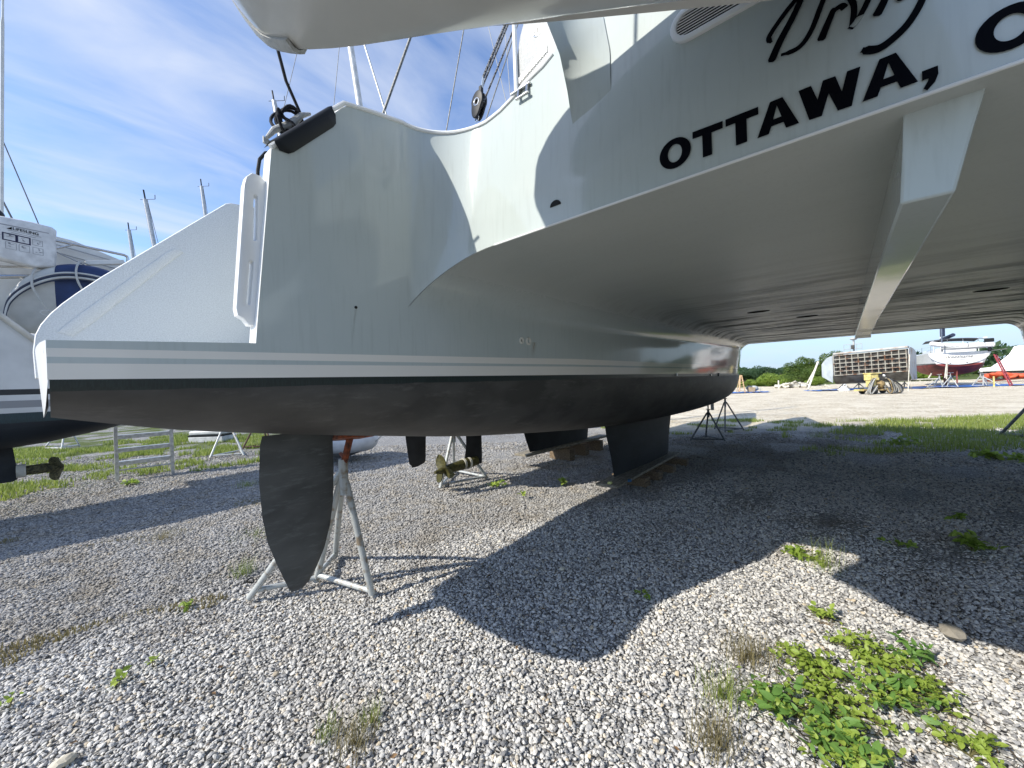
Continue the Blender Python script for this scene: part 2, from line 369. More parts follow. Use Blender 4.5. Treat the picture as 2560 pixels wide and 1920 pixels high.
def gravel():
    # patch in plan: fan ahead of the viewpoint
    mb = MB(); rows = []
    ds = [.9, 1.3, 1.7, 2.2, 2.8, 3.5, 4.3, 5.2, 6.2, 7.4, 8.8, 10.2]
    for d in ds:
        w = d * 1.42 + .35
        rows.append([(lambda p: Vector((p.x, p.y, gz(p.x, p.y))))(PQ(r, d)) for r in np.linspace(-w, w, 41)])
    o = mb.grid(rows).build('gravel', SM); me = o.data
    at = me.attributes.new('dens', 'FLOAT', 'POINT'); asz = me.attributes.new('size', 'FLOAT', 'POINT')
    for v in me.vertices:
        d = v.co.dot(FWD)
        at.data[v.index].value = lin([(1, 6200), (3, 5000), (5, 2700), (7, 1350), (9, 650), (10.2, 120)], d)
        asz.data[v.index].value = lin([(1, .0090), (3, .0100), (6, .0145), (10, .020)], d)
    ng = bpy.data.node_groups.new('gravel', 'GeometryNodeTree')
    ng.interface.new_socket('Geometry', in_out='INPUT', socket_type='NodeSocketGeometry'); ng.interface.new_socket('Geometry', in_out='OUTPUT', socket_type='NodeSocketGeometry')
    n, l = ng.nodes, ng.links
    gi = n.new('NodeGroupInput'); go = n.new('NodeGroupOutput')
    dp = n.new('GeometryNodeDistributePointsOnFaces'); na = n.new('GeometryNodeInputNamedAttribute'); na.data_type = 'FLOAT'; na.inputs[0].default_value = 'dens'
    l.new(gi.outputs[0], dp.inputs['Mesh']); l.new(na.outputs[0], dp.inputs['Density']); dp.inputs['Seed'].default_value = 3
    ci = n.new('GeometryNodeCollectionInfo'); ci.inputs[0].default_value = rock_col; ci.inputs[1].default_value = True; ci.inputs[2].default_value = True
    ip = n.new('GeometryNodeInstanceOnPoints'); l.new(dp.outputs['Points'], ip.inputs['Points']); l.new(ci.outputs[0], ip.inputs['Instance']); ip.inputs['Pick Instance'].default_value = True
    rv = n.new('FunctionNodeRandomValue'); rv.data_type = 'FLOAT_VECTOR'; rv.inputs[0].default_value = (-.7, -.7, 0); rv.inputs[1].default_value = (.7, .7, 6.28)
    l.new(rv.outputs[0], ip.inputs['Rotation'])
    rs = n.new('FunctionNodeRandomValue'); rs.data_type = 'FLOAT'; rs.inputs[2].default_value = .42; rs.inputs[3].default_value = 1.55
    ns = n.new('GeometryNodeInputNamedAttribute'); ns.data_type = 'FLOAT'; ns.inputs[0].default_value = 'size'
    ml = n.new('ShaderNodeMath'); ml.operation = 'MULTIPLY'; l.new(rs.outputs[1], ml.inputs[0]); l.new(ns.outputs[0], ml.inputs[1])
    l.new(ml.outputs[0], ip.inputs['Scale'])
    # a little lift so stones lie on each other
    tr = n.new('GeometryNodeTranslateInstances'); r2 = n.new('FunctionNodeRandomValue'); r2.data_type = 'FLOAT_VECTOR'; r2.inputs[0].default_value = (0, 0, -.004); r2.inputs[1].default_value = (0, 0, .010)
    tr.inputs['Local Space'].default_value = False
    l.new(ip.outputs[0], tr.inputs[0]); l.new(r2.outputs[0], tr.inputs['Translation'])
    l.new(tr.outputs[0], go.inputs[0])
    md = o.modifiers.new('gravel', 'NODES'); md.node_group = ng
    tag(o, 'loose pale grey gravel covering the boatyard floor', 'gravel', kind='stuff')
gravel()
# ================================================================== CATAMARAN
WL = 1.562; CL = -.226; ZB = 2.25
PIN = [(0, 1.85), (1.31, 1.85), (2.2, 1.85), (3.5, 1.81), (5, 1.75), (7, 1.72), (9, 1.75), (10.2, 1.85), (11.3, 2.05), (12.4, 2.3), (13.3, 2.5), (13.5, 2.55)]
POUT = [(0, 3.12), (2, 3.18), (5, 3.24), (8, 3.22), (10, 3.1), (11.5, 2.93), (12.6, 2.76), (13.5, 2.57)]
ZBT = [(0, 1.43), (.35, 1.345), (.7, 1.285), (1.2, 1.21), (2.4, 1.06), (4.6, .91), (7.6, .86), (10, .93), (11.6, 1.06), (12.8, 1.27), (13.5, 1.54)]
cata = thing('catamaran', (6.5, CL, 0), 'silver-grey sailing catamaran with OTTAWA on its stern, propped over the gravel', 'catamaran')
def mir(v): return Vector((v.x, 2 * CL - v.y, v.z))
def both(mb, name, m_, **k):
    o = mb.build(name, m_, cata, **k)
    mb2 = MB(); mb2.v = [mir(v) for v in mb.v]; mb2.f = [tuple(reversed(f)) for f in mb.f]
    return o, mb2.build(name, m_, cata, **k)
US = list(np.linspace(0, 2, 17)) + list(np.linspace(2.3, 13.5, 40))
mb = MB(); rows = []
for u in US:
    a, b_, zb = cat(PIN, u), cat(POUT, u), cat(ZBT, u); c, h, d = (a + b_) / 2, (b_ - a) / 2, WL - zb
    row = []
    for k in range(29):
        t = math.pi * k / 28; ct, st = math.cos(t), math.sin(t); e = 2 / 2.35
        row.append(Vector((u, c - h * math.copysign(abs(ct) ** e, ct), WL - d * abs(st) ** e)))
    rows.append(row)
mb.grid(rows, flip=True)
both(mb, 'hull_bottom', ANTI, angle=60)
# outer topside
mb = MB(); rows = []
for u in US:
    p = cat(POUT, u); zt = lin([(0, 1.66), (.9, 1.66), (.91, 2.75), (1.4, 2.9), (13.5, 2.95)], u)
    if u < .92: zt = 1.68
    rows.append([Vector((u + (.15 * q if u > 13 else 0), p + .05 * q * math.sin(math.pi * min(u, 13.5) / 13.5), WL + (zt - WL) * q)) for q in np.linspace(0, 1, 8)])
mb.grid(rows)
both(mb, 'topside', HULL)
# inner topside forward of the bridge deck
mb = MB(); rows = []
for u in np.linspace(10.69, 13.5, 14):
    p = cat(PIN, u); rows.append([Vector((u + (.15 * q if u > 13 else 0), p - .05 * q * (13.5 - u) / 2.8, WL + 1.39 * q)) for q in np.linspace(0, 1, 8)])
mb.grid(rows, flip=True)
both(mb, 'topside', HULL)
# low inner wall beside the stern step
def ledge(u): return 1.683 + .022 * u / .548
mb = MB(); rows = []
for u in np.linspace(-.004, .5548, 8): rows.append([Vector((u, 1.85, WL + (ledge(u) - WL) * q)) for q in np.linspace(0, 1, 4)])
mb.grid(rows)
both(mb, 'stern_sill', [HULL, WHITE], solid=.05)
# inner wall of the cockpit side, up to the coaming
def u0(z): return .555 + .1 * max(0, z - 1.71)
TOP = [(.5, 2.40), (.63, 2.545), (.97, 2.915), (1.0, 2.922), (1.15, 2.955), (1.31, 2.985)]
mb = MB(); rows = []
ks = sorted(set(list(np.linspace(0, 1, 22)) + [.09]))
def ztop_wall(u): return lin(TOP, u)
for q in np.linspace(0, 1, 24):
    row = []
    for k in ks:
        # column position first guess, then clip the aft edge to its rake
        z = WL + (2.985 - WL) * k
        ua = u0(z); u = ua + (1.312 - ua) * q
        zt = ztop_wall(u0(2.545) + (1.312 - u0(2.545)) * q)
        z = WL + (zt - WL) * k; ua = u0(z); u = ua + (1.312 - ua) * q
        row.append(Vector((u, 1.85, z)))
    rows.append(row)
mb.grid(rows)
both(mb, 'cockpit_side', [HULL, WHITE], solid=.085)
# rounded corner + transom, extruded upward from the crease of the tunnel
def uT(z): return 1.57 + max(0, z - 2.43) * .075
plan = []
ARC = [math.pi / 2 * (k / 22) ** 1.7 for k in range(23)]
for t in ARC: plan.append((1.31 + .26 * math.sin(t), 1.44 + .41 * math.cos(t), 1.954 + .30 * math.sin(t)))
for p in list(np.linspace(1.40, .70, 15)) + list(np.linspace(.6, CL, 9)): plan.append((1.57, p, ZB + .004))
TT = [(CL, 3.35), (.80, 3.35), (.88, 3.3), (.98, 3.16), (1.05, 3.09), (1.1, 3.07), (1.22, 3.04), (1.35, 2.985), (1.5, 2.965), (1.7, 2.97), (1.85, 2.985)]
mb = MB(); rows = []
def transom_row(u, p, zb):
    zt = lin(TT, p); row = []
    for q in np.linspace(0, 1, 26):
        z = zb + (zt - zb) * q; k = (u - 1.31) / .26
        row.append(Vector((u + (uT(z) - 1.57) * k, p, z)))
    return row
for u, p, zb in plan: rows.append(transom_row(u, p, zb))
full = rows + [[mir(v) for v in r] for r in reversed(rows[:-1])]
tr_o = MB().grid(full).build('transom', [HULL, WHITE], cata, angle=28, solid=.05)
# tunnel: inner hull sides, fillets and bridge deck underside
def RPf(u): return lin([(1.6, .41), (3, .40), (6, .30), (10.7, .16)], u)
def RZf(u): return lin([(1.6, .30), (3, .30), (6, .24), (10.7, .16)], u)
sec = [('s', q, 1.31) for q in np.linspace(0, 1, 6)] + [('f', t, 1.31 + .26 * math.sin(t)) for t in ARC[1:]] + [('d', q, 1.57) for q in np.linspace(0, 1, 15)[1:]]
rows = []
for kd, q_, ua in sec:
    row = []
    for q in np.linspace(0, 1, 60):
        u = ua + (10.7 - ua) * q ** 1.35; rp2, rz2 = RPf(u), RZf(u)
        if kd == 's': p, z = 1.85, WL + (ZB - rz2 - WL) * q_
        elif kd == 'f': p, z = 1.85 - rp2 * (1 - math.cos(q_)), ZB - rz2 * (1 - math.sin(q_))
        else: p, z = (1.85 - rp2) + (CL - 1.85 + rp2) * q_, ZB
        wgt = max(0, min(1, (p - CL) / (1.44 - CL)))
        fl = lin([(1.3, 0), (5, .02), (8, .06), (10.7, .10)], u) * max(0, (z - WL) / (ZB - WL)) * wgt   # flare towards the deck
        row.append(Vector((u, p + (cat(PIN, u) - 1.85) * wgt ** 2 - fl, z)))
    rows.append(row)
full = rows + [[mir(v) for v in r] for r in reversed(rows[:-1])]
MB().grid(full).build('bridge_deck', HULL, cata, angle=50)
# forward face of the bridge deck
mb = MB(); rows = []
for p in np.linspace(1.76, 2 * CL - 1.76, 20): rows.append([Vector((10.71 + .12 * q, p, ZB + .7 * q)) for q in (0, .5, 1)])
mb.grid(rows); mb.build('forward_face', HULL, cata)
# aft sill lip (thin bright line along the crease)
mb = MB(); mb.tube([(1.567, p, ZB + .002) for p in np.linspace(1.42, 2 * CL - 1.42, 30)], .0055, 6); mb.build('edge_bead', WHITE, cata)
# centre nacelle beam
mb = MB(); rows = []
for u, dz, ta, tb2, ba, bb2 in [(1.64, .0, -.152, -.312, -.152, -.312), (1.66, .10, -.153, -.308, -.150, -.288), (1.675, .248, -.155, -.316, -.142, -.254), (3, .235, -.15, -.32, -.14, -.265), (6, .18, -.14, -.34, -.145, -.30), (9, .11, -.15, -.39, -.165, -.36), (10.75, .06, -.17, -.45, -.18, -.43)]:
    rows.append([Vector((u, ta, ZB + .01)), Vector((u, ta * .6 + ba * .4, ZB - dz * .3)), Vector((u, ba, ZB - dz)), Vector((u, bb2, ZB - dz)), Vector((u, tb2 * .65 + bb2 * .35, ZB - dz * .3)), Vector((u, tb2, ZB + .01))])
mb.grid(rows); k = len(mb.v); mb.f.append(tuple(range(k - 6, k)))
mb.build('nacelle', HULL, cata, angle=30, bevel=.012)
# deck, cabin house, cockpit sole (above, mostly out of sight)
mb = MB()
v, f = plate_mesh([[(.95, 1.87), (.95, 3.13), (5, 3.26), (10, 3.12), (13.45, 2.58), (13.45, 2.52), (11.2, 2.02), (10.75, 1.8), (10.75, 2 * CL - 1.8), (11.2, 2 * CL - 2.02), (13.45, 2 * CL - 2.52), (13.45, 2 * CL - 2.58), (10, 2 * CL - 3.12), (5, 2 * CL - 3.26), (.95, 2 * CL - 3.13), (.95, 2 * CL - 1.87), (4.2, 2 * CL - 1.87), (4.2, 1.87)]], .05)
mb.add([Vector((q.x, q.y, 2.89 + q.z)) for q in v], f); mb.build('deck', WHITE, cata)
MB().box((2.9, CL, 2.62), (2.6, 3.9, .05)).build('cockpit_sole', NONSKID, cata)
mb = MB(); rows = []
for z, x0, x1, w in ((2.9, 4.2, 10.2, 2.3), (3.6, 4.3, 9.4, 2.15), (4.25, 4.4, 8.2, 1.9), (4.4, 4.7, 7.8, 1.6)):
    rows.append([Vector((x0, CL - w, z)), Vector((x1, CL - w * .8, z)), Vector((x1, CL + w * .8, z)), Vector((x0, CL + w, z))])
mb.grid(rows, closed=True); k = len(mb.v); mb.f.append((k - 4, k - 3, k - 2, k - 1)); mb.build('deckhouse', WHITE, cata, bevel=.04)
MB().tube([(7.6, CL, 4.35), (7.45, CL, 19)], .11, 16).build('mast', WHITE, cata)
# stern cap and step
for mfun in (lambda v: v, mir):
    mb = MB(); rows = []
    for q in np.linspace(0, 1, 15):
        p = 1.85 + 1.27 * q; c, h, d = 2.485, .635, WL - 1.43; x = min(1, abs(p - c) / h)
        zb = WL - d * max(0, 1 - x ** 2.35) ** (1 / 2.35); zt = 1.683 + .2 * max(0, (q - .9) / .1) ** 1
        bu = -.004 - .028 * math.sin(math.pi * min(1, q * 1.15)) ** .6 if q < .87 else -.03
        rows.append([mfun(Vector((bu * (1 - .5 * (1 - w)) - .001, p, zb + (zt - zb) * w))) for w in np.linspace(0, 1, 6)])
    MB().grid(rows).build('stern_cap', WHITE, cata, angle=60)
    mb = MB(); b0 = Vector((.44, 2.47, 1.655)); mb.box(mfun(b0), (.9, 1.16, .02)); mb.build('stern_step', NONSKID, cata)
    for k, (ux, zz_) in enumerate(((.93, 1.78), (1.17, 2.05), (1.41, 2.33))):
        MB().box(mfun(Vector((ux + .3, 2.47, zz_))), (.62, 1.14, .26)).build('stair_tread', NONSKID, cata, bevel=.02)
    # high outer wall of the stern
    ol = [(-.034, 1.62), (-.038, 1.74), (-.03, 1.82), (-.012, 1.872), (.02, 1.93), (.06, 1.985), (.11, 2.045), (.2, 2.145), (.775, 2.73), (.80, 2.742), (.93, 2.757), (1.2, 2.86), (1.2, 1.62)]
    v, f = plate_mesh([ol], .05, .012)
    MB().add([mfun(Vector((q.x, 3.075 + q.z, q.y))) for q in v], f).build('stern_wall', NONSKID, cata, angle=30)
    bl = [(.042, 1.846), (.06, 1.872), (.12, 1.945), (.47, 2.345), (.50, 2.372), (.522, 2.376), (.533, 2.366), (.49, 2.318), (.15, 1.905), (.08, 1.832)]
    v, f = plate_mesh([bl], .004, .008)
    MB().add([mfun(Vector((q.x, 3.042 + q.z, q.y))) for q in v], f).build('moulded_handrail', NONSKID, cata, angle=40)
# slotted grab handle on the aft edge of the inner wall
def slot(u1, z1, u2, z2, w, n=7):
    a, b_ = Vector((u1, z1)), Vector((u2, z2)); d = (b_ - a).normalized(); nrm = Vector((-d.y, d.x)); P = []
    for k in range(n + 1): t = math.pi * k / n; P.append(b_ + nrm * w * math.cos(t) + d * w * math.sin(t))
    for k in range(n + 1): t = math.pi * k / n; P.append(a - nrm * w * math.cos(t) - d * w * math.sin(t))
    return [(q.x, q.y) for q in P]
for mfun in (lambda v: v, mir):
    ol = [(.519, 1.85), (.523, 1.825), (.545, 1.812), (.56, 1.79), (.585, 1.79), (.59, 1.9), (.64, 2.40), (.615, 2.425), (.59, 2.425), (.572, 2.405), (.563, 2.37)]
    v, f = plate_mesh([ol, slot(.5565, 1.875, .573, 2.05, .0145), slot(.588, 2.152, .598, 2.335, .0145)], .034, .008)
    MB().add([mfun(Vector((q.x - .012, 1.912 + q.z, q.y))) for q in v], f).build('grab_handle', WHITE, cata, angle=40)
# coaming bead along the top edge
mb = MB(); pts = [Vector((u, 1.85, lin(TOP, u) + .001)) for u in list(np.linspace(.635, .95, 6)) + [.972, .99] + list(np.linspace(1.04, 1.31, 6))]
for r in rows[:0]: pass
for k in range(23):
    u, p, _ = plan[k]; z = lin(TT, p); pts.append(Vector((u + (uT(z) - 1.57) * (u - 1.31) / .26, p, z)))
for p in (1.38, 1.3, 1.22, 1.15, 1.1, 1.04): z = lin(TT, p); pts.append(Vector((uT(z), p, z)))
mb.tube(pts, .011, 8); both(mb, 'coaming_edge', WHITE)
# curved wing of the transom beside the locker: its outboard edge sweeps aft as it rises
for mfun in (lambda v: v, mir):
    rows = []
    for w in np.linspace(0, 1, 20):
        e1 = (lin([(0, .925), (.3, .955), (.62, 1.0), (1, 1.09)], w), 2.66 + .66 * w); e2 = (lin([(0, .80), (.12, .735), (.45, .738), (.75, .77), (1, .83)], w), 2.66 + .60 * w)
        ua = uT(e1[1]) - .24 * w ** 1.25; ub = uT(e2[1]) - .006 + .012 * (1 - min(1, 4 * w)); k1 = ua / uT(e1[1]); row = []
        for k in np.linspace(0, 1, 14):
            p = e1[0] * k1 + (e2[0] - e1[0] * k1) * k; z = (1.5 + (e1[1] - 1.5) * k1) * (1 - k) + e2[1] * k
            row.append(mfun(Vector((ua + (ub - ua) * k ** .75 + .008 * (1 - min(1, 5 * w)), p, z))))
        row.insert(0, mfun(Vector((ua + .05 + .1 * w, row[0].y if mfun(Vector((0, 0, 0))).y == 0 else 2 * CL - row[0].y, row[0].z))))
        rows.append(row)
    MB().grid(rows).build('transom_wing', HULL, cata, angle=40)
# locker panel behind the coaming with its ribbed hinge
rows = []
pl = [(1.30, 3.02), (1.30, 3.25), (1.27, 3.36), (1.22, 3.46), (1.0, 3.5), (.9, 3.5), (.9, 2.9), (1.26, 3.0)]
v, f = plate_mesh([[(-a, b_) for a, b_ in pl]], .03, .006)
lk = MB().add([Vector((1.69 + q.z, -q.x, q.y)) for q in v], f).build('locker_panel', GREYP, cata)
MB().tube([(1.655, 1.302, 3.0), (1.66, 1.305, 3.6)], .012, 8).build('locker_frame', WHITE, lk)
mb = MB(); mb.tube([(1.67 + .0, 1.165 + .022 * math.cos(a), 3.315 + .022 * math.sin(a)) for a in np.linspace(0, 2 * math.pi, 17)[:-1]], .005, 6, closed=True); mb.box((1.668, 1.165, 3.315), (.01, .01, .03)); mb.build('latch', STEEL, lk)
for k in range(20):
    p = 1.255 - .0092 * k; z = 3.073 + .0035 * k
    MB().box((1.628, p, z + .012), (.012, .0042, .032)).build('hinge_knuckle', STEEL, lk)
# folding cleat under the coaming
fc = MB().box((1.612, 1.235, 3.02), (.03, .13, .012)).box((1.590, 1.215, 2.967), (.014, .085, .011)).build('folding_cleat', STEEL, cata, bevel=.003)
for p in (1.245, 1.19): MB().tube([(1.605, p, 3.02), (1.592, p, 2.966)], .0085, 8).build('cleat_post', STEEL, fc)
# black chafe pad over the coaming
def on_slope(t, off=0):   # along the rising coaming edge
    return Vector((.655 + .255 * t, 1.85, lin(TOP, .655 + .255 * t) + off))
mb = MB(); rows = []
for t in np.linspace(0, 1, 15):
    e = min(1, min(t, 1 - t) / .12); dr = .06 * (1 - (1 - e) ** 2 * .55)
    u = .648 + .258 * t; zt = lin(TOP, u) + .010
    nrm = Vector((.72, 0, -.69))
    rows.append([Vector((u - .006, 1.95, zt + .016)), Vector((u - .006, 1.87, zt + .016)), Vector((u, 1.842, zt + .010)), Vector((u, 1.836, zt - .006)), Vector((u, 1.8435, zt - .006)) + nrm * dr * .95, Vector((u, 1.847, zt - .006)) + nrm * dr])
mb.grid(rows); mb.build('chafe_pad', BLACKR, cata, angle=50)
# small fittings on the hull: round hole, skin fittings, scupper, sensors
mb = MB(); mb.tube([(.997, 1.847, 1.909), (.997, 1.86, 1.909)], .0075, 12); mb.build('drain_hole', DARK, cata)
for u, r, dk in ((2.30, .026, 0), (2.385, .031, 0), (2.47, .026, 1)):
    p = 1.846
    if dk: o = MB().tube([(u, p - .003, 1.826), (u, p + .02, 1.826)], r, 18).build('skin_fitting', RUST, cata, angle=50); o['label'] = 'rusty bronze through-hull outlet'
    else:
        mb = MB(); mb.tube([(u + r * .72 * math.cos(a), p - .004, 1.824 + r * .72 * math.sin(a)) for a in np.linspace(0, 2 * math.pi, 19)[:-1]], r * .3, 8, closed=True)
        o = mb.build('skin_fitting', mat('cream plastic', (.72, .70, .62), .4), cata)
        MB().tube([(u, p - .001, 1.824), (u, p + .02, 1.824)], r * .55, 14).build('bore', mat('grey bore', (.3, .3, .27), .6), o)
sc = [(.03 * math.cos(t), .026 * math.sin(t)) for t in np.linspace(0, math.pi, 12)]
v, f = plate_mesh([sc], .004)
MB().add([Vector((1.5675 + q.z, 1.022 - q.x, 2.337 + q.y)) for q in v], f).build('scupper', DARK, cata)
for u, z, r in ((5.5, 1.553, .02), (7.2, 1.54, .02), (7.75, 1.54, .03), (6.8, 1.31, .03)):
    p = cat(PIN, u); a = 0 if z > 1.5 else .05
    MB().tube([(u, p - .015 + a, z), (u, p + .03 + a, z)], r, 10).build('sensor', BLACKR if r > .025 else WHITE, cata)
for u, p, a in ((5.4, .75, .2), (6.4, .35, .1), (5.9, -1.1, .15)):
    MB().ell((u, p, ZB), (.05, .12, .012), 14, 6).build('drain_cover', mat('stained drain', (.06, .055, .045), .6), cata)
# rudders and keels
def foil_loft(levels, n=14):
    """levels: (z, u_front, u_back, thickness, p)"""
    rows = []
    for z, a, b_, t, p in levels:
        row = []
        for k in range(2 * n):
            q = k / n if k <= n else 2 - k / n; s_ = 1 if k <= n else -1
            x = q; y = 5 * t * (.2969 * math.sqrt(max(0, x)) - .126 * x - .3516 * x * x + .2843 * x ** 3 - .1015 * x ** 4)
            row.append(Vector((a + (b_ - a) * x, p + s_ * y * .5, z)))
        rows.append(row)
    mb = MB().grid(rows, closed=True)
    mb.f.append(tuple(range(2 * n - 1, -1, -1))); e = (len(rows) - 1) * 2 * n; mb.f.append(tuple(range(e, e + 2 * n)))
    return mb
RP = 2.5
lv = [(1.255, 1.16, .765, .075, RP), (1.2, 1.16, .752, .08, RP), (1.0, 1.16, .742, .08, RP), (.8, 1.15, .752, .075, RP), (.65, 1.125, .775, .066, RP), (.52, 1.085, .815, .056, RP), (.42, 1.035, .85, .045, RP), (.35, .985, .875, .03, RP), (.325, .95, .89, .015, RP)]
RUD = antifoul('charcoal rudder paint', (.08, .083, .08), (.082, .085, .081), 3.0, (.2, .22, .21))
for mfun in (lambda v: v, mir):
    mb = foil_loft(lv); mb.v = [mfun(v) for v in mb.v]; rd = mb.build('rudder', RUD, cata, angle=50)
    MB().tube([mfun(Vector((1.02, RP, 1.24))), mfun(Vector((1.02, RP, 1.4)))], .03, 12).build('rudder_stock', STEEL, rd)
    kl = [(1.0, 7.5, 4.78, .30, 2.47), (.7, 7.38, 4.86, .27, 2.47), (.45, 7.28, 4.96, .24, 2.47), (.22, 7.24, 5.02, .22, 2.47), (.165, 7.22, 5.03, .17, 2.47)]
    mb = foil_loft(kl); mb.v = [mfun(v) for v in mb.v]; mb.build('keel', ANTI2, cata, angle=50)
# lettering on the transom
def on_transom(v, f, name, parent, material=LETTER):
    """v: (x = -p, y = z)"""
    return MB().add([Vector((uT(q.y) - .0035 - (.0012 if q.z > 0 else 0), -q.x, q.y)) for q in v], f).build(name, material, parent, smooth=False)
def letter(polys):
    v, f = plate_mesh([[(-p, z) for p, z in P] for P in polys], .001); on_transom(v, f, 'letter', tr_o)
def ring(pc, zc, a, b_, n=30, rot=0): return [(pc + a * math.cos(t) * math.cos(rot) - b_ * math.sin(t) * math.sin(rot), zc + b_ * math.sin(t) + a * math.cos(t) * math.sin(rot)) for t in [2 * math.pi * k / n for k in range(n)]]
zb, zt = 2.304, 2.408
letter([ring(.472, 2.361, .058, .0565), ring(.472, 2.361, .026, .034)])
letter([[(.407, zt + .004), (.306, zt), (.306, zt - .025), (.343, zt - .024), (.343, zb + .001), (.374, zb + .001), (.374, zt - .022), (.407, zt - .021)]])
letter([[(.297, zt), (.198, zt - .002), (.198, zt - .027), (.233, zt - .026), (.233, zb), (.267, zb), (.267, zt - .025), (.297, zt - .025)]])
def A(l_, r_, z0_, z1_):
    w = l_ - r_; letter([[(l_, z0_), (l_ - .34 * w, z1_), (l_ - .64 * w, z1_), (r_, z0_), (l_ - .70 * w, z0_), (l_ - .645 * w, z0_ + .022), (l_ - .35 * w, z0_ + .022), (l_ - .285 * w, z0_)], [(l_ - .40 * w, z0_ + .042), (l_ - .6 * w, z0_ + .042), (l_ - .5 * w, z0_ + .084)]])
A(.203, .089, zb - .002, zt - .003)
letter([[(.088, zt - .005), (.056, zt - .005), (.041, zb + .048), (.027, zt - .004), (-.003, zt - .006), (-.017, zb + .044), (-.030, zt - .006), (-.060, zt - .008), (-.038, zb - .009), (-.006, zb - .008), (.014, zb + .055), (.032, zb - .006), (.063, zb - .005)]])
A(-.062, -.176, zb - .009, zt - .010)
letter([[(-.184, zb + .014), (-.214, zb + .014), (-.2145, zb - .008), (-.208, zb - .026), (-.193, zb - .042), (-.186, zb - .034), (-.1945, zb - .018), (-.196, zb - .011), (-.184, zb - .011)]])
def arc_letter(pc, zc, a, b_, ai, bi, t0, t1):
    o_ = [(pc - a * math.cos(t), zc + b_ * math.sin(t)) for t in np.linspace(t0, t1, 26)]; i_ = [(pc - ai * math.cos(t), zc + bi * math.sin(t)) for t in np.linspace(t1, t0, 26)]; letter([o_ + i_])
arc_letter(-.338, 2.345, .058, .0545, .027, .032, R(28), R(332))
# the rest of the port name, running on to starboard
A(-.405, -.515, zb - .012, zt - .013)
letter([[(-.527, 2.292), (-.527, 2.395), (-.555, 2.395), (-.595, 2.335), (-.595, 2.395), (-.622, 2.395), (-.622, 2.292), (-.594, 2.292), (-.554, 2.352), (-.554, 2.292)]])
# script name above: calligraphic strokes
def stroke(pts, w0, w1):
    P = [Vector((-p, z)) for p, z in pts]; Q = []
    for i in range(len(P) - 1):                               # smooth
        p0, p1, p2, p3 = P[max(i - 1, 0)], P[i], P[i + 1], P[min(i + 2, len(P) - 1)]
        for t in np.linspace(0, 1, 7)[:-1]: Q.append(.5 * ((2 * p1) + (p2 - p0) * t + (2 * p0 - 5 * p1 + 4 * p2 - p3) * t * t + (3 * p1 - p0 - 3 * p2 + p3) * t ** 3))
    Q.append(P[-1]); L_, R_ = [], []; n = len(Q)
    for i, q in enumerate(Q):
        d = (Q[min(i + 1, n - 1)] - Q[max(i - 1, 0)]).normalized(); nr = Vector((-d.y, d.x)); s_ = i / (n - 1)
        w = 1.25 * (w0 + (w1 - w0) * s_) * (1 if .04 < s_ < .96 else .6); L_.append(q + nr * w); R_.append(q - nr * w)
    v, f = plate_mesh([[(q.x, q.y) for q in L_ + R_[::-1]]], .001); on_transom(v, f, 'script_stroke', tr_o)
stroke([(.159, 2.540), (.132, 2.598), (.098, 2.655), (.070, 2.712), (.052, 2.76)], .0095, .006)
stroke([(.156, 2.607), (.163, 2.628), (.140, 2.66), (.10, 2.70), (.05, 2.735), (.0, 2.745), (-.012, 2.72), (.02, 2.66), (.052, 2.58), (.085, 2.545), (.131, 2.548)], .006, .006)
stroke([(.029, 2.534), (.012, 2.575), (-.006, 2.618)], .009, .006)
stroke([(.012, 2.585), (-.004, 2.607), (-.022, 2.613), (-.03, 2.60)], .004, .0075)
stroke([(-.028, 2.66), (-.05, 2.60), (-.046, 2.54), (-.042, 2.53), (-.058, 2.545), (-.082, 2.59), (-.10, 2.64)], .006, .006)
stroke([(-.098, 2.53), (-.116, 2.565), (-.132, 2.61)], .009, .006)
stroke([(-.118, 2.575), (-.135, 2.60), (-.15, 2.595), (-.146, 2.56), (-.152, 2.548), (-.172, 2.565)], .004, .006)
stroke([(-.20, 2.60), (-.178, 2.60), (-.17, 2.57), (-.19, 2.56), (-.21, 2.59)], .005, .005)
stroke([(-.21, 2.61), (-.195, 2.53), (-.168, 2.475), (-.138, 2.446), (-.10, 2.430), (-.064, 2.447)], .006, .0095)
# louvred vent
def stad(p0, p1, z, r, n=12): return [(p0 + r * math.sin(t), z + r * math.cos(t)) for t in np.linspace(0, math.pi, n)] + [(p1 - r * math.sin(t), z - r * math.cos(t)) for t in np.linspace(0, math.pi, n)]
VZ, VA, VB = 2.842, .412, .03
v, f = plate_mesh([[(-p, z) for p, z in stad(VA, VB, VZ, .066)], [(-p, z) for p, z in stad(VA, VB, VZ, .050)]], .012, .003)
vent = MB().add([Vector((uT(q.y) - .008 + q.z, -q.x, q.y)) for q in v], f).build('vent', WHITE, cata, angle=40)
v, f = plate_mesh([[(-p, z) for p, z in stad(VA, VB, VZ, .052)]], .002)
MB().add([Vector((uT(q.y) - .004, -q.x, q.y)) for q in v], f).build('backing', DARK, vent, smooth=False)
for k in range(9):
    z = VZ - .044 + .011 * k; e = math.sqrt(max(0, .05 ** 2 - (z - VZ) ** 2))
    T = Matrix.Rotation(R(-35), 3, 'Y')
    MB().box((uT(z) - .008, (VA + VB) / 2, z), (.009, VA - VB + 2 * e, .003), M=T).build('slat', WHITE, vent, smooth=False)
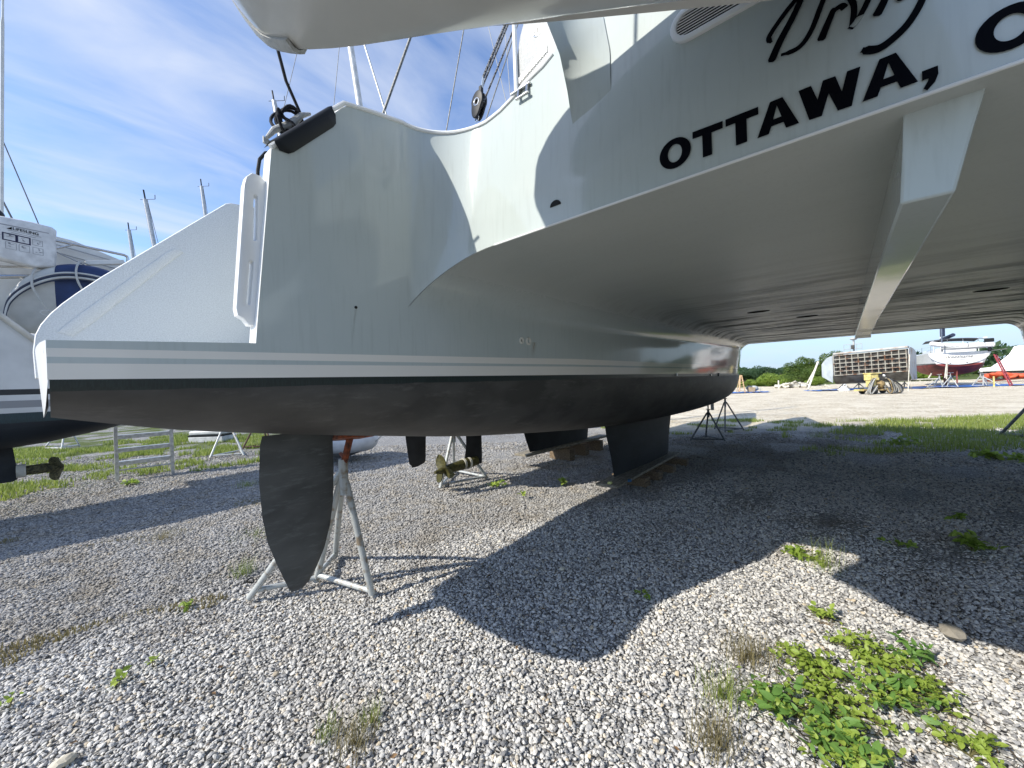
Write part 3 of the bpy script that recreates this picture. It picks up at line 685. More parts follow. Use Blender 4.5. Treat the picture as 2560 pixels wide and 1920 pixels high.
# ------------------------------------------------------------------ lines on the stern
cl = thing('mooring_cleat', (.77, 1.97, 2.7), 'pale horn cleat on the stern coaming wrapped in a black line', 'cleat')
ax = Vector((.19, 0, .2)).normalized(); mid = Vector((.765, 1.975, 2.765))
MB().tube([mid - ax * .145, mid - ax * .09 + Vector((-.008, 0, .008)), mid, mid + ax * .09 + Vector((-.008, 0, .008)), mid + ax * .14], [.008, .014, .02, .014, .007], 10).build('horn', GREYP, cl)
mb = MB()
for s_ in (-.03, .03): mb.tube([mid + ax * s_, mid + ax * s_ + Vector((.035, 0, -.04))], .012, 8)
mb.build('post', GREYP, cl)
ln = thing('stern_line', (.8, 1.97, 2.8), 'black dock line running from the hanging dinghy to the stern cleat', 'rope')
pts = [Vector((.690, 1.90, 3.06)), Vector((.745, 1.95, 2.95)), Vector((.822, 1.985, 2.845))]
MB().tube(pts, .0075, 8).build('taut_line', ROPE, ln)
mb = MB(); rr = random.Random(3)
nr = Vector((-ax.z, 0, ax.x))
for k, (c0, rx, ry) in enumerate(((-.035, .052, .045), (-.02, .05, .052), (.035, .055, .048), (.02, .064, .05), (0, .07, .055))):
    c = mid + ax * c0 + nr * .012
    mb.tube([c + ax * rx * math.cos(t) * (1 if k > 1 else .5) + nr * ry * math.sin(t) + Vector((0, -.028 + .012 * k + .02 * math.sin(2 * t + k), 0)) for t in np.linspace(0, 2 * math.pi, 22)[:-1]], .0072, 7, closed=True)
mb.build('coil', ROPE, ln)
hs = MB().tube([(.70, 1.99, 2.615), (.665, 2.0, 2.60), (.64, 2.0, 2.56), (.628, 1.99, 2.50), (.622, 1.98, 2.42), (.612, 1.97, 2.30)], .0075, 8).build('shore_hose', BLACKR); tag(hs, 'thin black hose hanging down the white stern post', 'hose')
v, f = plate_mesh([[(0, 0), (.035, .012), (.04, .03), (.0, .02)]], .008, .002)
tag(MB().add([Vector((.655 + q.x, 1.99 + q.z, 2.62 + .045 - q.y * 1.2)) for q in v], f).build('fairlead', GREYP), 'small grey fairlead on the corner of the stern coaming', 'fairlead')
# mainsheet block
bl = thing('pulley_block', (1.66, 1.63, 3.08), 'black mainsheet pulley block standing on the coaming edge', 'pulley')
bc = Vector((1.68, 1.605, 3.165)); up = Vector((.0, -.28, .96)).normalized(); sd_ = Vector((0, up.z, -up.y)); nn = Vector((1, 0, 0))
for s_ in (-1, 1):
    P = [bc + nn * .016 * s_ + (sd_ * math.cos(t) * (.042 if math.sin(t) > -.2 else .036) + up * math.sin(t) * (.06 if math.sin(t) > 0 else .085)) for t in np.linspace(0, 2 * math.pi, 25)[:-1]]
    v, f = plate_mesh([[((q - bc).dot(sd_), (q - bc).dot(up)) for q in P], ring(0, 0, .014, .014, 14)], .008, .003)
    MB().add([bc + nn * (.016 * s_ + q.z) + sd_ * q.x + up * q.y for q in v], f).build('cheek', BLACKR, bl)
MB().tube([bc - nn * .014, bc + nn * .014], .034, 20).build('sheave', mat('dark sheave', (.03, .03, .032), .3), bl)
MB().tube([bc + sd_ * .02 * math.cos(t) + up * .02 * math.sin(t) - nn * .022 for t in np.linspace(0, 2 * math.pi, 15)[:-1]], .004, 6, closed=True).build('axle_ring', STEEL, bl)
MB().box(bc + up * .07, (.02, .022, .05)).build('becket', BLACKR, bl, bevel=.004)
MB().tube([bc + up * .085, bc + up * .14], .008, 8).build('shackle', STEEL, bl)
MB().tube([bc - up * .08 + sd_ * .014 * math.cos(t) + up * .018 * math.sin(t) for t in np.linspace(0, 2 * math.pi, 13)[:-1]], .004, 6, closed=True).build('shackle', STEEL, bl)
def rope(name, pts, r, m_, label, seg=8): return tag(MB().tube(pts, r, seg).build(name, m_), label, 'rope')
SPECK = mat('speckled rope', (.2, .2, .2), .8, var=.3, nscale=120, col2=(.012, .012, .014), lo=.45, hi=.55)
du = Vector((.28, -.285, .9))
rope('mainsheet_fall', [bc + sd_ * -.036, bc + sd_ * -.036 + du * 1.2], .0055, SPECK, 'speckled sheet line rising from the port side of the black block')
rope('mainsheet_fall', [bc + up * .135, bc + up * .135 + du * 1.2], .0085, SPECK, 'thick speckled sheet line shackled to the top of the black block')
rope('mainsheet_fall', [bc + sd_ * .036, bc + sd_ * .04 + du * 1.2], .0055, SPECK, 'speckled sheet line rising from the inboard side of the black block')
# ================================================================== DINGHY on the davits
dg_ = thing('hanging_dinghy', (.75, .9, 2.7), 'pale grey hard-bottomed dinghy hanging above the stern', 'dinghy')
D0 = Vector((.52, 1.434, 2.67)); DE = Vector((.475, -1.118, -.24)).normalized(); DK = .76; DS = Vector((DE.y, -DE.x, 0)).normalized() * DK   # DS points aft
if DS.x > 0: DS = -DS
DU = DE.cross(DS);  DU = DU if DU.z > 0 else -DU; DA = R(28); DS, DU = DS * math.cos(DA) - DU * math.sin(DA), DU * math.cos(DA) + DS * math.sin(DA); DE = DE * DK
DGEL = mat('beige gelcoat', (.56, .555, .52), .2, var=.05, nscale=2, coat=.3)
def dsec(s):
    """half section at distance s from the forefoot: list of (w, h)"""
    hw = cat([(-.32, .02), (-.2, .2), (0, .36), (.3, .5), (.8, .6), (1.6, .63), (2.5, .62)], s)
    k = cat([(-.32, .55), (-.22, .26), (-.1, .07), (0, .0), (.3, -.03), (.8, -.02), (1.6, 0), (2.5, .0)], s)
    ch = cat([(-.32, .6), (-.2, .46), (0, .36), (.3, .27), (.8, .2), (1.6, .16), (2.5, .15)], s)
    pts = []
    for q in np.linspace(0, 1, 9): pts.append((hw * .92 * q, k + (ch - k) * q ** 1.25))
    pts += [(hw * .97, ch + .03), (hw, ch + .10), (hw * 1.02, ch + .24)]
    return pts
rows = []
for s_ in [-.32, -.28, -.24, -.2, -.15, -.1, -.05, 0, .08, .18, .3, .45, .6, .8, 1.0, 1.3, 1.6, 2.0, 2.4]:
    h = dsec(s_); full = [(-w, z) for w, z in reversed(h)] + [(w * .95, z) for w, z in h[1:]]
    rows.append([D0 + DE * s_ + DS * w + DU * z for w, z in full])
mb = MB().grid(rows); n_ = len(rows[0]); k = (len(rows) - 1) * n_; mb.f.append(tuple(range(k, k + n_)))
hl = mb.build('hull', DGEL, dg_, angle=32)
# keel guard at the forefoot
rows = []
for s_ in [-.18, -.13, -.08, -.03, .02, .07, .12]:
    h = dsec(s_); e = .012; pp = [(-h[1][0] * 1.0, h[1][1] - e * .6), (-h[1][0] * .5, h[0][1] - e), (0, h[0][1] - e * 1.5), (h[1][0] * .5, h[0][1] - e), (h[1][0] * 1.0, h[1][1] - e * .6)]
    rows.append([D0 + DE * s_ + DS * w * (.8 + .5 * (s_ + .18) / .3) + DU * z for w, z in pp])
MB().grid(rows).build('keel_guard', GREYP, dg_, solid=.012)
# lifting strakes
for sgn in (1, -1):
    rows = []
    for s_ in np.linspace(.02, 2.2, 16):
        h = dsec(s_); w0, z0_ = h[5]; w1, z1_ = h[7]
        rows.append([D0 + DE * s_ + DU * z + DS * w * sgn for w, z in ((w0, z0_ - .002), (w0 + .01, z0_ - .03), ((w0 + w1) / 2, (z0_ + z1_) / 2 - .035), (w1, z1_ - .012))])
    MB().grid(rows).build('strake', DGEL, dg_, angle=25)
# inflatable tubes
TUBE = mat('grey hypalon', (.42, .43, .42), .55, var=.06)
for sgn in (1, -1):
    pts = []; 
    for s_ in np.linspace(-.34, 2.6, 18):
        w = cat([(-.34, .05), (-.2, .32), (0, .50), (.4, .64), (1, .72), (2.6, .74)], s_); z = cat([(-.34, .78), (0, .64), (.5, .53), (2.6, .48)], s_)
        pts.append(D0 + DE * s_ + DS * w * (.74 if sgn > 0 else -1) + DU * z)
    MB().tube(pts, [.105] + [.145] * 15 + [.13, .08], 16).build('tube', TUBE, dg_)
MB().tube([D0 + DE * -.36 + DU * .5 + DS * (.05 * math.cos(t)) + DE * 0 + DU * .05 * math.sin(t) for t in np.linspace(0, 6.28, 13)[:-1]], .012, 8, closed=True).build('bow_ring', BLACKR, dg_)
# davit arms
for t_ in (.55, 1.75):
    c = D0 + DE * t_
    dv_ = thing('davit_arm', (1.9, c.y, 3.0), 'white davit arm holding the bow half of the dinghy' if t_ < 1 else 'white davit arm holding the stern half of the dinghy', 'davit', 'davit arms over the stern')
    MB().tube([(2.05, c.y, 2.8), (2.0, c.y, 3.9), (1.8, c.y, 4.15), (c.x - .15, c.y, 4.2)], .045, 12).build('arm', WHITE, dv_)
    MB().tube([(c.x - .1, c.y, 4.18), (c.x - .1, c.y, c.z + .25)], .008, 6).build('fall', ROPE, dv_)
# ================================================================== BOAT STANDS AND BLOCKING
def stand(name, base, top, label, feet=None, m_=None, group=None, pad=RUST, r=.022, turn=0, spread=.42, padsize=.26):
    """tripod jack stand: legs, braces, screw and top pad"""
    m_ = m_ or GALV; base = Vector(base); top = Vector(top)
    t = thing(name, base, label, 'boat stand', group)
    feet = [Vector((*q, 0)) for q in feet] if feet else [base + Vector((spread * math.cos(turn + a), spread * math.sin(turn + a), 0)) for a in (0, 2.094, 4.189)]
    h = top.z; hub = base.lerp(top, .0); hub = Vector((top.x, top.y, h * .72))
    for q in feet: MB().tube([q + Vector((0, 0, .015)), q.lerp(hub, .9) + Vector((0, 0, h * .03)), hub + Vector((0, 0, .0))], r, 10).build('leg', m_, t)
    n = len(feet)
    for i in range(n):
        a, b_ = feet[i], feet[(i + 1) % n]; MB().tube([a.lerp(hub, .07), b_.lerp(hub, .07)], r * .8, 8).build('brace', m_, t)
    MB().tube([hub - Vector((0, 0, h * .14)), hub + Vector((0, 0, h * .06))], r * 1.35, 10).build('sleeve', m_, t)
    MB().tube([hub, top - Vector((0, 0, .03))], r * .8, 8).build('screw', pad if pad is RUST else m_, t)
    MB().tube([hub + Vector((.06, .06, h * .07)), hub + Vector((-.06, -.06, h * .07))], r * .45, 6).build('screw_handle', pad, t)
    T = (Vector((0, 0, 1))).to_track_quat('Z', 'Y').to_matrix()
    MB().box(top, (padsize, padsize, .035), turn).build('pad', pad, t, bevel=.006)
    return t
# the near stand by the rudder, four-legged
t = thing('boat_stand', (1.3, 3.1, 0), 'galvanised boat stand with orange pad right behind the charcoal rudder', 'boat stand', 'boat stands under the catamaran')
hubN = Vector((1.33, 2.72, .92)); tpN = Vector((1.36, 2.66, 1.17))
FA, FB, FC, FD = Vector((.90, 3.32, .02)), Vector((1.31, 3.18, .02)), Vector((1.467, 2.635, .02)), Vector((1.616, 3.511, .02))
for q, k in ((FA, .02), (FB, 0), (FC, -.04), (FD, -.02)):
    MB().tube([q, q.lerp(hubN, .88) + Vector((0, 0, .02)), hubN + Vector((0, 0, k))], .0235, 12).build('leg', GALV, t)
for a, b_ in ((FA, FB), (FB, FC), (FB, FD)): MB().tube([a.lerp(hubN, .06), b_.lerp(hubN, .03)], .019, 10).build('brace', GALV, t)
MB().tube([hubN - Vector((-.006, .0, .16)), hubN, hubN + Vector((0, -.002, .09))], .031, 14).build('sleeve', GALV, t)
MB().tube([hubN + Vector((0, 0, .04)), tpN], .024, 12).build('screw', RUST, t)
MB().tube([hubN + Vector((-.01, -.03, .10)), hubN + Vector((.02, .07, .12))], .012, 8).build('screw_handle', RUST, t)
MB().box(tpN + Vector((.0, .0, .01)), (.25, .22, .05), .3, Matrix.Rotation(R(-9), 3, 'X') @ Matrix.Rotation(R(4), 3, 'Y')).build('pad', RUST, t, bevel=.008)
MB().box(tpN + Vector((.22, .1, .03)), (.75, .14, .04), .1).build('packing_plank', DKSTEEL, t, bevel=.004)
MB().tube([FA + Vector((.03 * math.cos(a), .03 * math.sin(a), .12 + .01 * math.sin(2 * a))) for a in np.linspace(0, 6.28, 12)[:-1]], .006, 6, closed=True).build('lashing', BLACKR, t)
stand('boat_stand', (10.15, 2.55, 0), (10.15, 2.50, .93), 'dark steel boat stand under the bow, nearer of the two', m_=DKSTEEL, pad=DKSTEEL, group='boat stands under the catamaran', turn=.3, r=.02)
tg = MB().box((10.12, 2.40, .80), (.002, .07, .16), .3).build('plastic_tag', mat('clear plastic', (.7, .7, .7), .3)); tag(tg, 'pale plastic tag hanging from the nearer bow stand', 'tag')
stand('boat_stand', (12.1, 2.5, 0), (12.15, 2.55, 1.13), 'steel boat stand with orange collar under the bow, farther of the two', m_=DKSTEEL, pad=RUST, group='boat stands under the catamaran', turn=1.1, r=.02)
stand('boat_stand', (13.1, -2.95, 0), (13.0, -3.0, 1.2), 'dark boat stand under the starboard bow at the right edge', feet=[(13.218, -2.506), (13.5, -3.3), (12.7, -3.2)], m_=DKSTEEL, pad=DKSTEEL, group='boat stands under the catamaran', r=.028)
# keel blocking
def block(name, c, d, rz, label, m_=WOOD, group=None, catn='timber'):
    o = MB().box((0, 0, 0), d).build(name, m_, None, bevel=.006); o.location = c; o.rotation_euler = (0, 0, rz)
    return tag(o, label, catn, group)
pl_ = block('keel_plank', (6.0, 2.42, .142), (2.75, .30, .036), R(1.5), 'long grey plank lying under the port keel', WOOD2, None, 'plank')
for k, (u, lab) in enumerate(((5.42, 'sawn timber block under the aft end of the port keel plank'), (5.85, 'second timber block from the aft end under the port keel plank'), (6.4, 'third timber block from the aft end under the port keel plank'), (7.0, 'timber block under the forward end of the port keel plank'))):
    block('timber_block', (u, 2.40 - .02 * k, .060), (.16, .52, .124), R(3 * k - 4), lab, group='timber blocks under the port keel')
pc = MB().box((4.93, 2.2, .172), (.05, .05, .03), .4).build('blue_tool', mat('blue plastic', (.02, .1, .22), .4), None, bevel=.005)
tag(pc, 'small blue plastic tool left on the keel plank', 'tool')
lp = MB().box((4.68, 2.36, .172), (.06, .05, .03), .1).build('yellow_sponge', mat('yellow foam', (.75, .75, .3), .9, bump=.5), None, bevel=.01); tag(lp, 'small yellow sponge on the aft end of the keel plank', 'sponge')
block('keel_plank', (6.1, 2 * CL - 2.45, .142), (2.8, .30, .036), 0, 'long plank under the starboard keel, out in the shadow', WOOD2, None, 'plank')
for u, w_ in ((5.4, 'aft end'), (6.2, 'middle'), (7.0, 'forward end')): block('timber_block', (u, 2 * CL - 2.45, .060), (.16, .5, .124), 0, 'timber block under the %s of the starboard keel plank' % w_, group='timber blocks under the starboard keel')
# ================================================================== GENERIC HULL
def hull_loft(stn, n=18, e=2.3):
    """stn: (x, half_beam, z_bottom, z_wl, z_sheer, hb_sheer) along x; returns MB pairs (bottom, side) in a local frame (x along, y across)"""
    bot, sid = MB(), MB(); rb = []; rl = []; rr_ = []
    for x, hb, z0_, zw, zs, hs_ in stn:
        row = []
        for k in range(2 * n + 1):
            t = math.pi * k / (2 * n); ct, st = math.cos(t), math.sin(t); q = 2 / e
            row.append(Vector((x, -hb * math.copysign(abs(ct) ** q, ct), zw - (zw - z0_) * abs(st) ** q)))
        rb.append(row)
        for s_, L in ((-1, rl), (1, rr_)): L.append([Vector((x, s_ * (hb + (hs_ - hb) * w), zw + (zs - zw) * w)) for w in np.linspace(0, 1, 7)])
    bot.grid(rb); sid.grid(rl); sid.grid(rr_)
    e_ = [r for r in (rb[0], rb[-1])]
    for rbx, l_, r_ in ((rb[0], rl[0], rr_[0]), (rb[-1], rl[-1], rr_[-1])):
        k = len(bot.v); bot.v += rbx; bot.f.append(tuple(range(k, k + len(rbx))))
        k = len(sid.v); sid.v += l_ + r_[::-1]; sid.f.append(tuple(range(k, k + 14)))
    top = MB(); top.grid([[a[-1], b_[-1]] for a, b_ in zip(rl, rr_)])
    return bot, sid, top
def place(mb, loc, rz, flipx=False):
    T = Matrix.Rotation(rz, 3, 'Z'); L = Vector(loc)
    mb.v = [T @ Vector((-v.x if flipx else v.x, v.y, v.z)) + L for v in mb.v]; return mb
# ------------------------------------------------------------------ boat moored close behind (only its keel and gear show)
BP = 4.3
bb = thing('grey_catamaran', (8, BP, 0), 'dark-bottomed catamaran standing just beyond the OTTAWA boat', 'catamaran')
st_ = [(2.9, .42, 1.3, 1.5, 1.75, .45), (3.6, .5, 1.15, 1.5, 2.6, .55), (5, .56, .98, 1.5, 2.75, .62), (8, .58, .95, 1.5, 2.8, .64), (11, .5, 1.05, 1.5, 2.85, .58), (13.5, .25, 1.3, 1.5, 2.9, .34), (14.8, .04, 1.48, 1.5, 2.95, .08)]
b1, b2, b3 = hull_loft(st_)
place(b1, (0, BP, 0), 0).build('hull_bottom', ANTI2, bb, angle=60); place(b2, (0, BP, 0), 0).build('topside', WHITE, bb); place(b3, (0, BP, 0), 0).build('deck', WHITE, bb)
DKB = mat('black antifoul', (.012, .014, .017), .6, var=.3)
r2 = foil_loft([(1.25, 3.26, 2.92, .06, BP), (.85, 3.25, 2.93, .06, BP), (.52, 3.23, 2.97, .05, BP), (.49, 3.21, 3.0, .045, BP), (.46, 3.1, 3.01, .03, BP)]); r2.build('rudder', DKB, bb)
lg = foil_loft([(1.1, 4.30, 3.99, .10, BP), (.6, 4.30, 3.97, .10, BP), (.42, 4.30, 3.93, .10, BP), (.30, 4.29, 3.90, .10, BP)]).build('saildrive_leg', DKB, bb)
OLIVE = mat('fouled bronze', (.085, .078, .022), .5, .2, var=.25, nscale=30, bump=.2)
ZP = .36
MB().tube([(4.16, BP, ZP), (3.95, BP, ZP - .01), (3.8, BP, ZP - .02), (3.55, BP, ZP - .03)], [.075, .082, .072, .06], 16).build('shaft_housing', OLIVE, lg)
for u, r in ((3.98, .088), (3.88, .084)): MB().tube([(u, BP, ZP - .01), (u + .035, BP, ZP - .01)], r, 18).build('anode_ring', mat('zinc', (.6, .58, .5), .6, var=.2), lg)
prop = MB().tube([(3.62, BP, ZP - .025), (3.5, BP, ZP - .03), (3.38, BP, ZP - .035)], [.055, .05, .02], 14).build('propeller_hub', OLIVE, bb)
def blade(c, ax_, ang, r0, r1, wdt, mtl, parent, pitch=.6):
    ax_ = Vector(ax_).normalized(); o_ = ax_.orthogonal().normalized(); rad = Matrix.Rotation(ang, 3, ax_) @ o_; tn = ax_.cross(rad); rows = []
    for q in np.linspace(0, 1, 8):
        w = wdt * math.sin(math.pi * min(1, .18 + .82 * q)) ** .6 if q < 1 else wdt * .15; tw = pitch * (1 - .5 * q)
        rows.append([Vector(c) + rad * (r0 + (r1 - r0) * q) + (tn * math.cos(tw) + ax_ * math.sin(tw)) * w * k + ax_ * .02 * (1 - k * k) for k in (-1, -.5, 0, .5, 1)])
    return MB().grid(rows).build('propeller_blade', mtl, parent, solid=.012, angle=60)
for a in (.4, 2.5, 4.6): blade((3.52, BP, ZP - .03), (1, 0, 0), a, .03, .23, .085, OLIVE, prop, .35)
kb = foil_loft([(1.0, 7.7, 5.2, .28, BP), (.5, 7.6, 5.4, .24, BP), (.275, 7.55, 5.5, .2, BP)]).build('keel', DKB, bb)

block('keel_plank', (6.75, BP, .25), (2.9, .3, .04), R(-2), 'long grey plank under the keel of the boat beyond', WOOD2, None, 'plank')
for k, (u, lab) in enumerate(((6.45, 'timber block stack under the aft part of the far keel plank'), (7.0, 'timber block stack under the middle of the far keel plank'), (7.6, 'timber block stack under the forward part of the far keel plank'))):
    block('timber_block', (u, BP - .05, .115), (.16, .5, .225), R(4 * k - 4), lab, group='timber blocks under the far keel')
stand('boat_stand', (3.95, 4.75, 0), (3.95, 4.55, 1.12), 'galvanised boat stand behind the olive propeller', feet=[(3.67, 4.56), (4.45, 4.35), (4.5, 5.2)], pad=GALV, r=.024, padsize=.2)
# ------------------------------------------------------------------ neighbouring boat at the left edge
NW = mat('aged white gelcoat', (.66, .655, .62), .35, var=.08, nscale=3)
def striped():
    M = mat('striped aged gelcoat', (.64, .635, .60), .35, var=.08, nscale=3); nt = M.node_tree; n, l = nt.nodes, nt.links
    g = N(n, 'ShaderNodeNewGeometry'); s = N(n, 'ShaderNodeSeparateXYZ'); l.new(g.outputs['Position'], s.inputs[0]); z = s.outputs[2]
    b = n['Principled BSDF']; src = b.inputs['Base Color'].links[0].from_socket
    def band(a, c): return mth(n, l, 'MULTIPLY', mth(n, l, 'GREATER_THAN', z, a), mth(n, l, 'LESS_THAN', z, c))
    c = mixc(n, l, band(1.572, 1.638), src, (.012, .014, .015)); c = mixc(n, l, band(1.42, 1.505), c, (.25, .25, .25)); l.new(c, b.inputs['Base Color']); return M
NS = striped()
nb = thing('neighbour_catamaran', (-4, 8.1, 0), 'cream catamaran with a black stripe at the left edge, dinghy on its stern', 'catamaran')
# stern points forward (+X); bow out of the picture to the left
st_ = [(-9, .05, 1.3, 1.36, 2.9, .1), (-7.5, .4, 1.0, 1.36, 2.8, .5), (-4, .68, .86, 1.36, 2.75, .72), (-1.5, .70, .9, 1.36, 2.7, .72), (-.7, .70, .90, 1.36, 2.68, .70), (-.35, .70, .91, 1.36, 2.49, .70), (-.02, .70, .95, 1.36, 2.12, .70), (.5, .68, 1.06, 1.36, 1.75, .68), (1.0, .66, 1.22, 1.36, 1.6, .66)]
b1, b2, b3 = hull_loft(st_, e=2.6)
place(b1, (0, 8.1, 0), 0).build('hull_bottom', ANTI2, nb, angle=60); place(b2, (0, 8.1, 0), 0).build('topside', NS, nb, angle=60); place(b3, (0, 8.1, 0), 0).build('deck', NW, nb, angle=60)
MB().tube([(-.42, 7.385, 2.56), (-.35, 7.38, 2.495), (-.02, 7.38, 2.13), (.5, 7.4, 1.76)], .03, 10).build('rub_rail', mat('cream rubbing strake', (.58, .54, .45), .5), nb)
MB().ell((-.15, 7.55, 2.25), (.14, .12, .07)).build('stern_hump', NW, nb)
lg = foil_loft([(1.0, -.95, -.33, .16, 8.1), (.7, -.93, -.30, .16, 8.1), (.5, -.9, -.29, .15, 8.1), (.475, -.8, -.33, .1, 8.1)]).build('saildrive_leg', ANTI2, nb)
MB().tube([(-.3, 8.1, .60), (-.22, 8.1, .60)], .085, 16).build('anode_ring', mat('zinc', (.6, .58, .5), .6), lg)
DB = mat('barnacled bronze', (.14, .13, .06), .7, .1, var=.4, nscale=40, bump=.5)
MB().tube([(-.24, 8.1, .60), (-.05, 8.1, .60), (.03, 8.1, .60)], [.06, .065, .05], 14).build('shaft_housing', DB, lg)
ph = MB().tube([(-.02, 8.1, .60), (.1, 8.1, .60)], [.06, .03], 12).build('propeller_hub', DB, nb)
for a in (1.75, 4.6): blade((.04, 8.1, .60), (1, 0, 0), a, .03, .24, .09, DB, ph, 1.0)
# cabin side and hard top behind the dinghy
rows = [[Vector((-2.0, 9.3, 3.3)), Vector((-2.0, 9.3, 4.3))], [Vector((.3, 9.3, 3.3)), Vector((.3, 9.3, 4.02))], [Vector((1.12, 9.3, 3.28)), Vector((1.12, 9.3, 3.72))]]
MB().grid(rows).build('cockpit_screen', NW, nb, solid=.05)
MB().box((-.3, 9.6, 2.95), (2.6, .7, .8)).build('cockpit_bulkhead', NW, nb, bevel=.03)
for k, z in enumerate((3.95, 3.83)): MB().tube([(-1.6, 9.24, z + .27 - .0 * k), (1.0, 9.24, z - .22)], .008, 6).build('screen_batten', mat('grey trim', (.35, .36, .37), .5), nb)
pr = thing('pushpit_rail', (.4, 9, 3), 'bent stainless rail on the stern of the cream catamaran', 'rail')
MB().tube([(-.6, 9.0, 4.03), (.065, 9.0, 3.90), (.84, 9.0, 3.845), (.875, 9.0, 3.83), (.885, 9.0, 3.79), (.86, 9.0, 3.5), (.84, 9.0, 3.1)], .02, 10).build('top_rail', STEEL, pr)
MB().tube([(.03, 8.98, 3.72), (.28, 9.0, 3.875)], .014, 8).build('brace', STEEL, pr)
MB().tube([(.1, 9.05, 3.74), (.5, 9.05, 3.55)], .008, 8).build('wire', STEEL, pr)
MB().box((.62, 8.95, 3.66), (.45, .08, .07), 0, Matrix.Rotation(R(-14), 3, 'Y')).build('seat_plank', NW, pr, bevel=.01)
for z0_, z1_ in ((3.33, 3.42), (3.16, 3.30)): MB().tube([(-1.2, 8.75, z0_ - .12), (.05, 8.75, z1_)], .03 if z0_ < 3.2 else .016, 8).build('lower_rail', STEEL, pr)
# life ring bag with printed instructions
bag = thing('rescue_sling_bag', (-.25, 8.72, 3.43), 'white LIFESLING bag with printed instruction panels on the stern rail', 'bag')
BAGM = mat('white canvas', (.62, .62, .61), .8, var=.1, nscale=9, bump=.35, bscale=25)
bgx = [(-.72, 3.95), (-.4, 3.98), (-.1, 3.975), (.06, 3.955), (.085, 3.93), (.075, 3.80), (.08, 3.6), (.06, 3.44), (-.1, 3.40), (-.4, 3.46), (-.72, 3.49)]
v, f = plate_mesh([bgx], .16, .03)
MB().add([Vector((q.x, 8.72 + q.z, q.y)) for q in v], f).build('pouch', BAGM, bag, angle=50)
v, f = plate_mesh([[(-.7, 3.90), (.045, 3.872), (.04, 3.885), (-.7, 3.915)]], .012)
MB().add([Vector((q.x, 8.615 + q.z, q.y)) for q in v], f).build('flap_seam', mat('grey seam', (.3, .3, .31), .7), bag)
def bagprint(v, f, name, m_=None, du_=0):
    # the print follows the slightly sloping bag: skew down to the right
    return MB().add([Vector((q.x, 8.609 - (.001 if q.z > 0 else 0) + du_, q.y - .09 * (q.x + .2))) for q in v], f).build(name, m_ or LETTER, bag, smooth=False)
v, f = text_mesh('LIFESLING', .052, offset=.0012); xs_ = [q.x for q in v]; w = max(xs_) - min(xs_)
bagprint([Vector((q.x / w * .225 - .165, q.y + 3.835, q.z)) for q in v], f, 'lettering')
v, f = plate_mesh([[(-.33, 3.832), (-.285, 3.832), (-.285, 3.87)]], .001); bagprint(v, f, 'emblem')
for a, b_, z in ((-.32, -.03, 3.815), (-.29, -.08, 3.79)):
    v, f = plate_mesh([[(a, z), (b_, z), (b_, z + .006), (a, z + .006)]], .001); bagprint(v, f, 'rule', mat('grey print', (.25, .25, .26), .7))
def frame(x0, x1, z0_, z1_, t_, m_=None):
    v, f = plate_mesh([[(x0, z0_), (x1, z0_), (x1, z1_), (x0, z1_)], [(x0 + t_, z0_ + t_), (x1 - t_, z0_ + t_), (x1 - t_, z1_ - t_), (x0 + t_, z1_ - t_)]], .001); return bagprint(v, f, 'picture_frame', m_)
NAVY = mat('navy print', (.012, .012, .05), .6); GP = MATS['grey print']
frame(-.37, -.245, 3.67, 3.775, .014, NAVY); frame(-.248, -.125, 3.67, 3.775, .014, NAVY); frame(-.11, -.018, 3.685, 3.765, .004, GP)
for x in (-.345, -.23, -.11): frame(x, x + .095, 3.56, 3.655, .004, GP)
rp_ = random.Random(5)
for x, z in ((-.31, 3.73), (-.19, 3.725), (-.065, 3.73), (-.3, 3.61), (-.18, 3.61), (-.06, 3.61)):
    for k in range(4):
        a = rp_.uniform(-.028, .012); h = rp_.uniform(-.028, .022); L_ = rp_.uniform(.015, .035); v, f = plate_mesh([[(x + a, z + h), (x + a + L_, z + h + .004 * (k - 1)), (x + a + L_, z + h + .004 * k), (x + a + .003, z + h + .006 + .02 * (k == 0))]], .001); bagprint(v, f, 'drawing_stroke', GP)
tg = thing('radar_mount', (-.5, 9.2, 4.0), 'dark radar dome at the left edge above the rescue bag', 'radar')
MB().ell((-.52, 9.2, 4.18), (.16, .16, .1)).build('dome', BLACKR, tg); MB().box((-.5, 9.2, 4.08), (.3, .2, .05)).build('bracket', NW, tg)
# dinghy on that stern: two-tone inflatable
d2 = thing('stern_dinghy', (.2, 8.8, 2.5), 'grey and navy inflatable dinghy lashed on the cream catamaran stern', 'dinghy')
HYP = mat('pale grey hypalon', (.50, .50, .47), .6, var=.08, nscale=5, bump=.1); NAVYH = mat('navy hypalon', (.012, .035, .12), .6, var=.15)
path = [Vector((-.36, 8.75, 2.68)), Vector((-.31, 8.7, 2.90)), Vector((-.16, 8.66, 3.10)), Vector((.08, 8.62, 3.26)), Vector((.34, 8.6, 3.31)), Vector((.62, 8.6, 3.27)), Vector((.9, 8.62, 3.12)), Vector((1.25, 8.68, 2.98))]
def smoothpath(P, n=6):
    Q = []
    for i in range(len(P) - 1):
        p0, p1, p2, p3 = P[max(i - 1, 0)], P[i], P[i + 1], P[min(i + 2, len(P) - 1)]
        for t in np.linspace(0, 1, n + 1)[:-1]: Q.append(.5 * ((2 * p1) + (p2 - p0) * t + (2 * p0 - 5 * p1 + 4 * p2 - p3) * t * t + (3 * p1 - p0 - 3 * p2 + p3) * t ** 3))
    return Q + [P[-1]]
